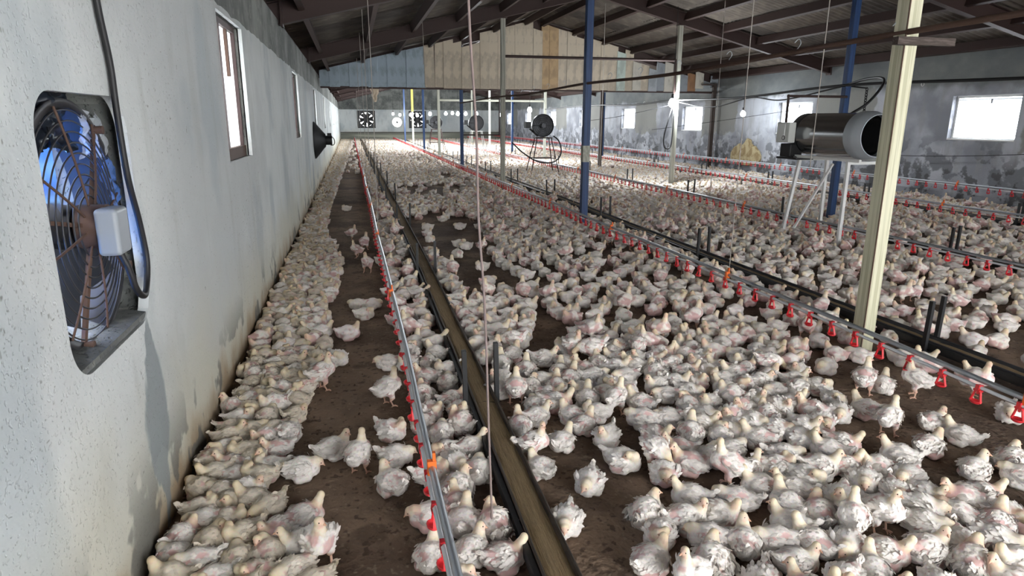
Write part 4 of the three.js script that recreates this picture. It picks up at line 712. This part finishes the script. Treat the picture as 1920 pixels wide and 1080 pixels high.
// closest spacing of birds at a spot of the floor; 0 = bare
function spacing(x, z) {
  const t = tx1(z);
  if (x < edge(PILE, z)) return z > -14 ? 0.106 : 0.12;
  if (x < 0.20) return z < -22 ? 0.5 : 0;
  if (x < 0.30) return z > -6 && z < -1.7 ? 0.4 : 0;
  if (x < t - 0.14) return z > -7.9 ? 0.155 : x > 0.36 + 0.1 * perlin.noise(z * 0.7, 1, 1) && z < -8.5 ? 0.15 : 0;
  if (x < t + 0.14) return 0;
  const wx = x + 0.28 * perlin.noise(x * 2.2, z * 1.5, 11), wz = z + 0.9 * perlin.noise(x * 1.7, z * 1.3, 15); for (const b of BARE) if (inside(b, wx, wz)) return 0.75;
  if (inside(HALF, x, z)) return 0.14;
  if (inside(FLOCK, x, z)) return 0.138;
  if (z > -8.6) { if (x < 1.05 && z < -3.5) return 0.16; if (x > 3.6) return z > -4.2 ? 0.3 : 0.2; return z < -5.1 && x > 1.7 ? 0.165 + 0.25 * Math.max(0, perlin.noise(x * 1.1, z * 0.8, 5) + 0.15) : 0; }
  const n = perlin.noise(x * 0.55, z * 0.32, 7) + 0.4 * perlin.noise(x * 1.6, z * 1.1, 3);
  return n < -0.42 ? 0.6 : n < -0.3 ? 0.26 : z > -25 ? 0.165 : 0.2;
}
const STANDS = [[3.70, -4], [3.68, -10.3], [8.45, -10.3], [3.73, -16.65], [8.45, -16.65]];
const birds = [], cells = new Map(), cell = (x, z) => Math.floor(x / 0.25) * 5000 + Math.floor(z / 0.25);
function clear(x, z, d) { for (let i = -1; i <= 1; i++) for (let j = -1; j <= 1; j++) for (const b of cells.get(cell(x + i * 0.25, z + j * 0.25)) ?? []) if (Math.hypot(b.x - x, b.z - z) < d) return false; return true; }
function settle(b) { birds.push(b); const c = cell(b.x, b.z); cells.has(c) ? cells.get(c).push(b) : cells.set(c, [b]); }
for (const b of SEEN) { b.hand = true; b.pile = b.x < edge(PILE, b.z); }
for (let it = 0; it < 12; it++) for (const b of SEEN) {
  for (const c of SEEN) if (c !== b) { const dx = b.x - c.x, dz = b.z - c.z, d = Math.hypot(dx, dz) || 0.01; if (d < 0.14) { const k = (0.14 - d) * 0.25 / d; b.x += dx * k; b.z += dz * k; c.x -= dx * k; c.z -= dz * k; } }
  const e = b.x - tx1(b.z); if (Math.abs(e) < 0.155) b.x = tx1(b.z) + (e < 0 ? -0.155 : 0.155);
  const e2 = b.x - 4.33; if (Math.abs(e2) < 0.155) b.x = 4.33 + (e2 < 0 ? -0.155 : 0.155);
}
for (const b of SEEN) settle(b);
for (let z0 = -1.0; z0 > ZE + 0.6; z0 -= 0.5) for (let i = 0, n = z0 > -10 ? 9000 : z0 > -25 ? 3000 : 1400; i < n; i++) {
  const x = Q(XL + 0.075, XR - 0.12), z = z0 - Q(0, 0.5), d = spacing(x, z);
  if (!d || [3.467, 9.9].some((l) => Math.abs(x - l) < 0.07 && z > -6) || [4.33, 7.55, 10.9].some((l) => Math.abs(x - l) < 0.13) || STANDS.some(([a, b]) => Math.hypot(a - x, b - z) < 0.2) || !clear(x, z, d * Q(0.94, 1.1))) continue;
  const pile = x < edge(PILE, z), r = seeded();
  const k = pile ? (r < 0.12 ? 'u' : r < 0.46 ? 'l' : r < 0.78 ? 't' : r < 0.92 ? 'r' : 'f') : (r < 0.3 ? 'u' : r < 0.52 ? 'r' : r < 0.72 ? 'l' : r < 0.82 ? 't' : r < 0.92 ? 'f' : r < 0.97 ? 's' : 'p');
  settle({ x, z, a: pile ? Q(-0.9, 0.9) + (seeded() < 0.7 ? PI : 0) + (seeded() < 0.5 ? Q(-PI, PI) : 0) : Q(0, 2 * PI), k, pile });
}
// the 300 that show largest become single things, the rest one flock
const v3 = V(); camera.updateMatrixWorld(true); camera.updateProjectionMatrix();
for (const b of birds) {
  v3.set(b.x, 0.07, b.z).project(camera); const px = (v3.x + 1) * 960, py = (1 - v3.y) * 540; b.d = Math.hypot(b.x, EYE - 0.1, b.z);
  const covered = py > 318 && py < 612 && (px > 1010 || px > 870 + Math.max(0, py - 470)) || px > 1895 && py < 640;   // outside what the photograph shows
  b.shows = px > 225 && px < 1965 && py < 1130 && !covered;
}
const single = birds.filter((b) => b.shows).sort((a, b) => a.d - b.d).slice(0, 300), isSingle = new Set(single);
const nth = (n) => { const w = ORD[n - 1]; return w ?? `${n}${n % 10 === 1 && n % 100 !== 11 ? 'st' : n % 10 === 2 && n % 100 !== 12 ? 'nd' : n % 10 === 3 && n % 100 !== 13 ? 'rd' : 'th'}`; };
const POSE = { u: 'sitting, neck raised', r: 'sitting, head turned', l: 'resting, head lowered', t: 'asleep, head tucked', f: 'sitting fluffed up', s: 'standing', p: 'pecking litter' };
const zoneOf = (b) => {
  const t = tx1(b.z);
  if (b.x < edge(PILE, b.z) + 0.05) return b.x < -0.66 ? ['pile0', 'touching the left wall'] : b.x < edge(PILE, b.z) - 0.13 ? ['pile1', 'inside the left wall pile'] : ['pile2', 'on the open edge of the left pile'];
  if (b.x < 0.2) return ['strip', 'on the bare left strip'];
  if (b.x < t - 0.05) return ['mid', 'between left drinker and trough'];
  if (b.x < 1.05 && b.z < -3.2) return ['beside', 'just right of the feed trough'];
  if (inside(FLOCK, b.x, b.z)) { const r = Math.min(8, Math.floor((-b.z - 1.6) / 0.4)); return ['flock' + Math.max(0, r), `in the dense flock's ${ORD[Math.max(0, r)]} row`, true]; }
  if (b.z < -5) return ['back', 'on litter behind the dense flock'];
  if (b.x < 1.5) return ['open', 'on open litter beside the trough'];
  return b.x > 3.45 ? ['beyond', 'beyond the right drinker line'] : ['right', 'on litter right of the flock'];
};
const byZone = {};
const finePick = {}; KINDS.forEach(([k, , , , dirty], i) => (finePick[k + (dirty ? 'd' : '')] ??= []).push(i));
for (const b of single) { const [key, text, across] = zoneOf(b); b.text = text; b.across = across; (byZone[key] ??= []).push(b); const l = (b.pile && seeded() < 0.72 && finePick[b.k + 'd']) || finePick[b.k]; b.v = l[Math.floor(seeded() * l.length)]; }
const protos = fine.map((f) => { const g = new THREE.Group(); part('body', f.geo, plumage, g); part('beak', f.beak, beakMat, g); for (const e of f.eyes) part('eye', e, eyeMat, g); return g; });
for (const key in byZone) {
  const list = byZone[key]; list.sort((a, b) => (a.across ? a.x - b.x : b.z - a.z));
  list.forEach((b, i) => {
    const o = protos[b.v].clone(); o.name = numbered('young_chicken'); o.position.set(b.x, 0, b.z); o.rotation.y = b.a; const s = Q(0.93, 1.07) * (b.pile ? 0.76 : 0.84); o.scale.set(s * 0.9, s * Q(0.98, 1.06), s * 1.02); scene.add(o); o.userData.kind = 'thing';
    const pink = KINDS[b.v][4] ? 'cream' : fine[b.v].pink > 0.65 ? 'pink-patched' : 'white';
    tag(o, `${pink} chicken ${POSE[b.k]}, ${nth(i + 1)} ${b.across ? 'from left' : 'from front'} ${b.text}`, 'chicken', b.text.includes('pile') || b.text.includes('wall') ? 'chickens piled along the left wall' : 'chickens on the litter');
  });
}
{
  const flock = thing('chicken_flock', 'flock of white young chickens carpeting the litter to the far end', 'chickens'); flock.userData.kind = 'stuff';
  const rest = birds.filter((b) => !isSingle.has(b) && (b.shows || b.z < -1.5 || Math.abs(b.x) < 3.2)), m4 = new THREE.Matrix4(), qq = new THREE.Quaternion(), up = V(0, 1, 0), c = new THREE.Color();
  const sets = new Map(); 
  for (const b of rest) {
    const near = b.z > -15; let i = { u: 0, r: 1, l: 2, t: 3, f: 4, s: 5, p: 5 }[b.k]; if (b.pile && seeded() < 0.7 && (b.k === 'l' || b.k === 't')) i = b.k === 'l' ? 6 : 7; if (!near) i = Math.floor(seeded() * 4); const key = near ? medium[i] : coarse[i];
    sets.has(key) ? sets.get(key).push(b) : sets.set(key, [b]);
  }
  for (const [f, list] of sets) {
    const im = shade(new THREE.InstancedMesh(f.geo, plumage, list.length)); im.name = 'flock_bird'; im.userData.kind = 'stuff'; flock.add(im);
    list.forEach((b, i) => { const s = Q(0.92, 1.08) * (b.pile ? 0.76 : 0.84); m4.compose(V(b.x, 0, b.z), qq.setFromAxisAngle(up, b.a), V(s * 0.9, s * 1.02, s * 1.02)); im.setMatrixAt(i, m4); const t = Q(0.86, 1.0); im.setColorAt(i, c.setRGB(t, t * Q(0.97, 1), t * Q(0.95, 1))); });
  }
  console.log('birds', birds.length, 'single', single.length, 'farthest single', single.at(-1).z.toFixed(2), 'zones', Object.entries(byZone).map(([k, l]) => k + ':' + l.length).join(' '));
}
renderer.render(scene, camera);
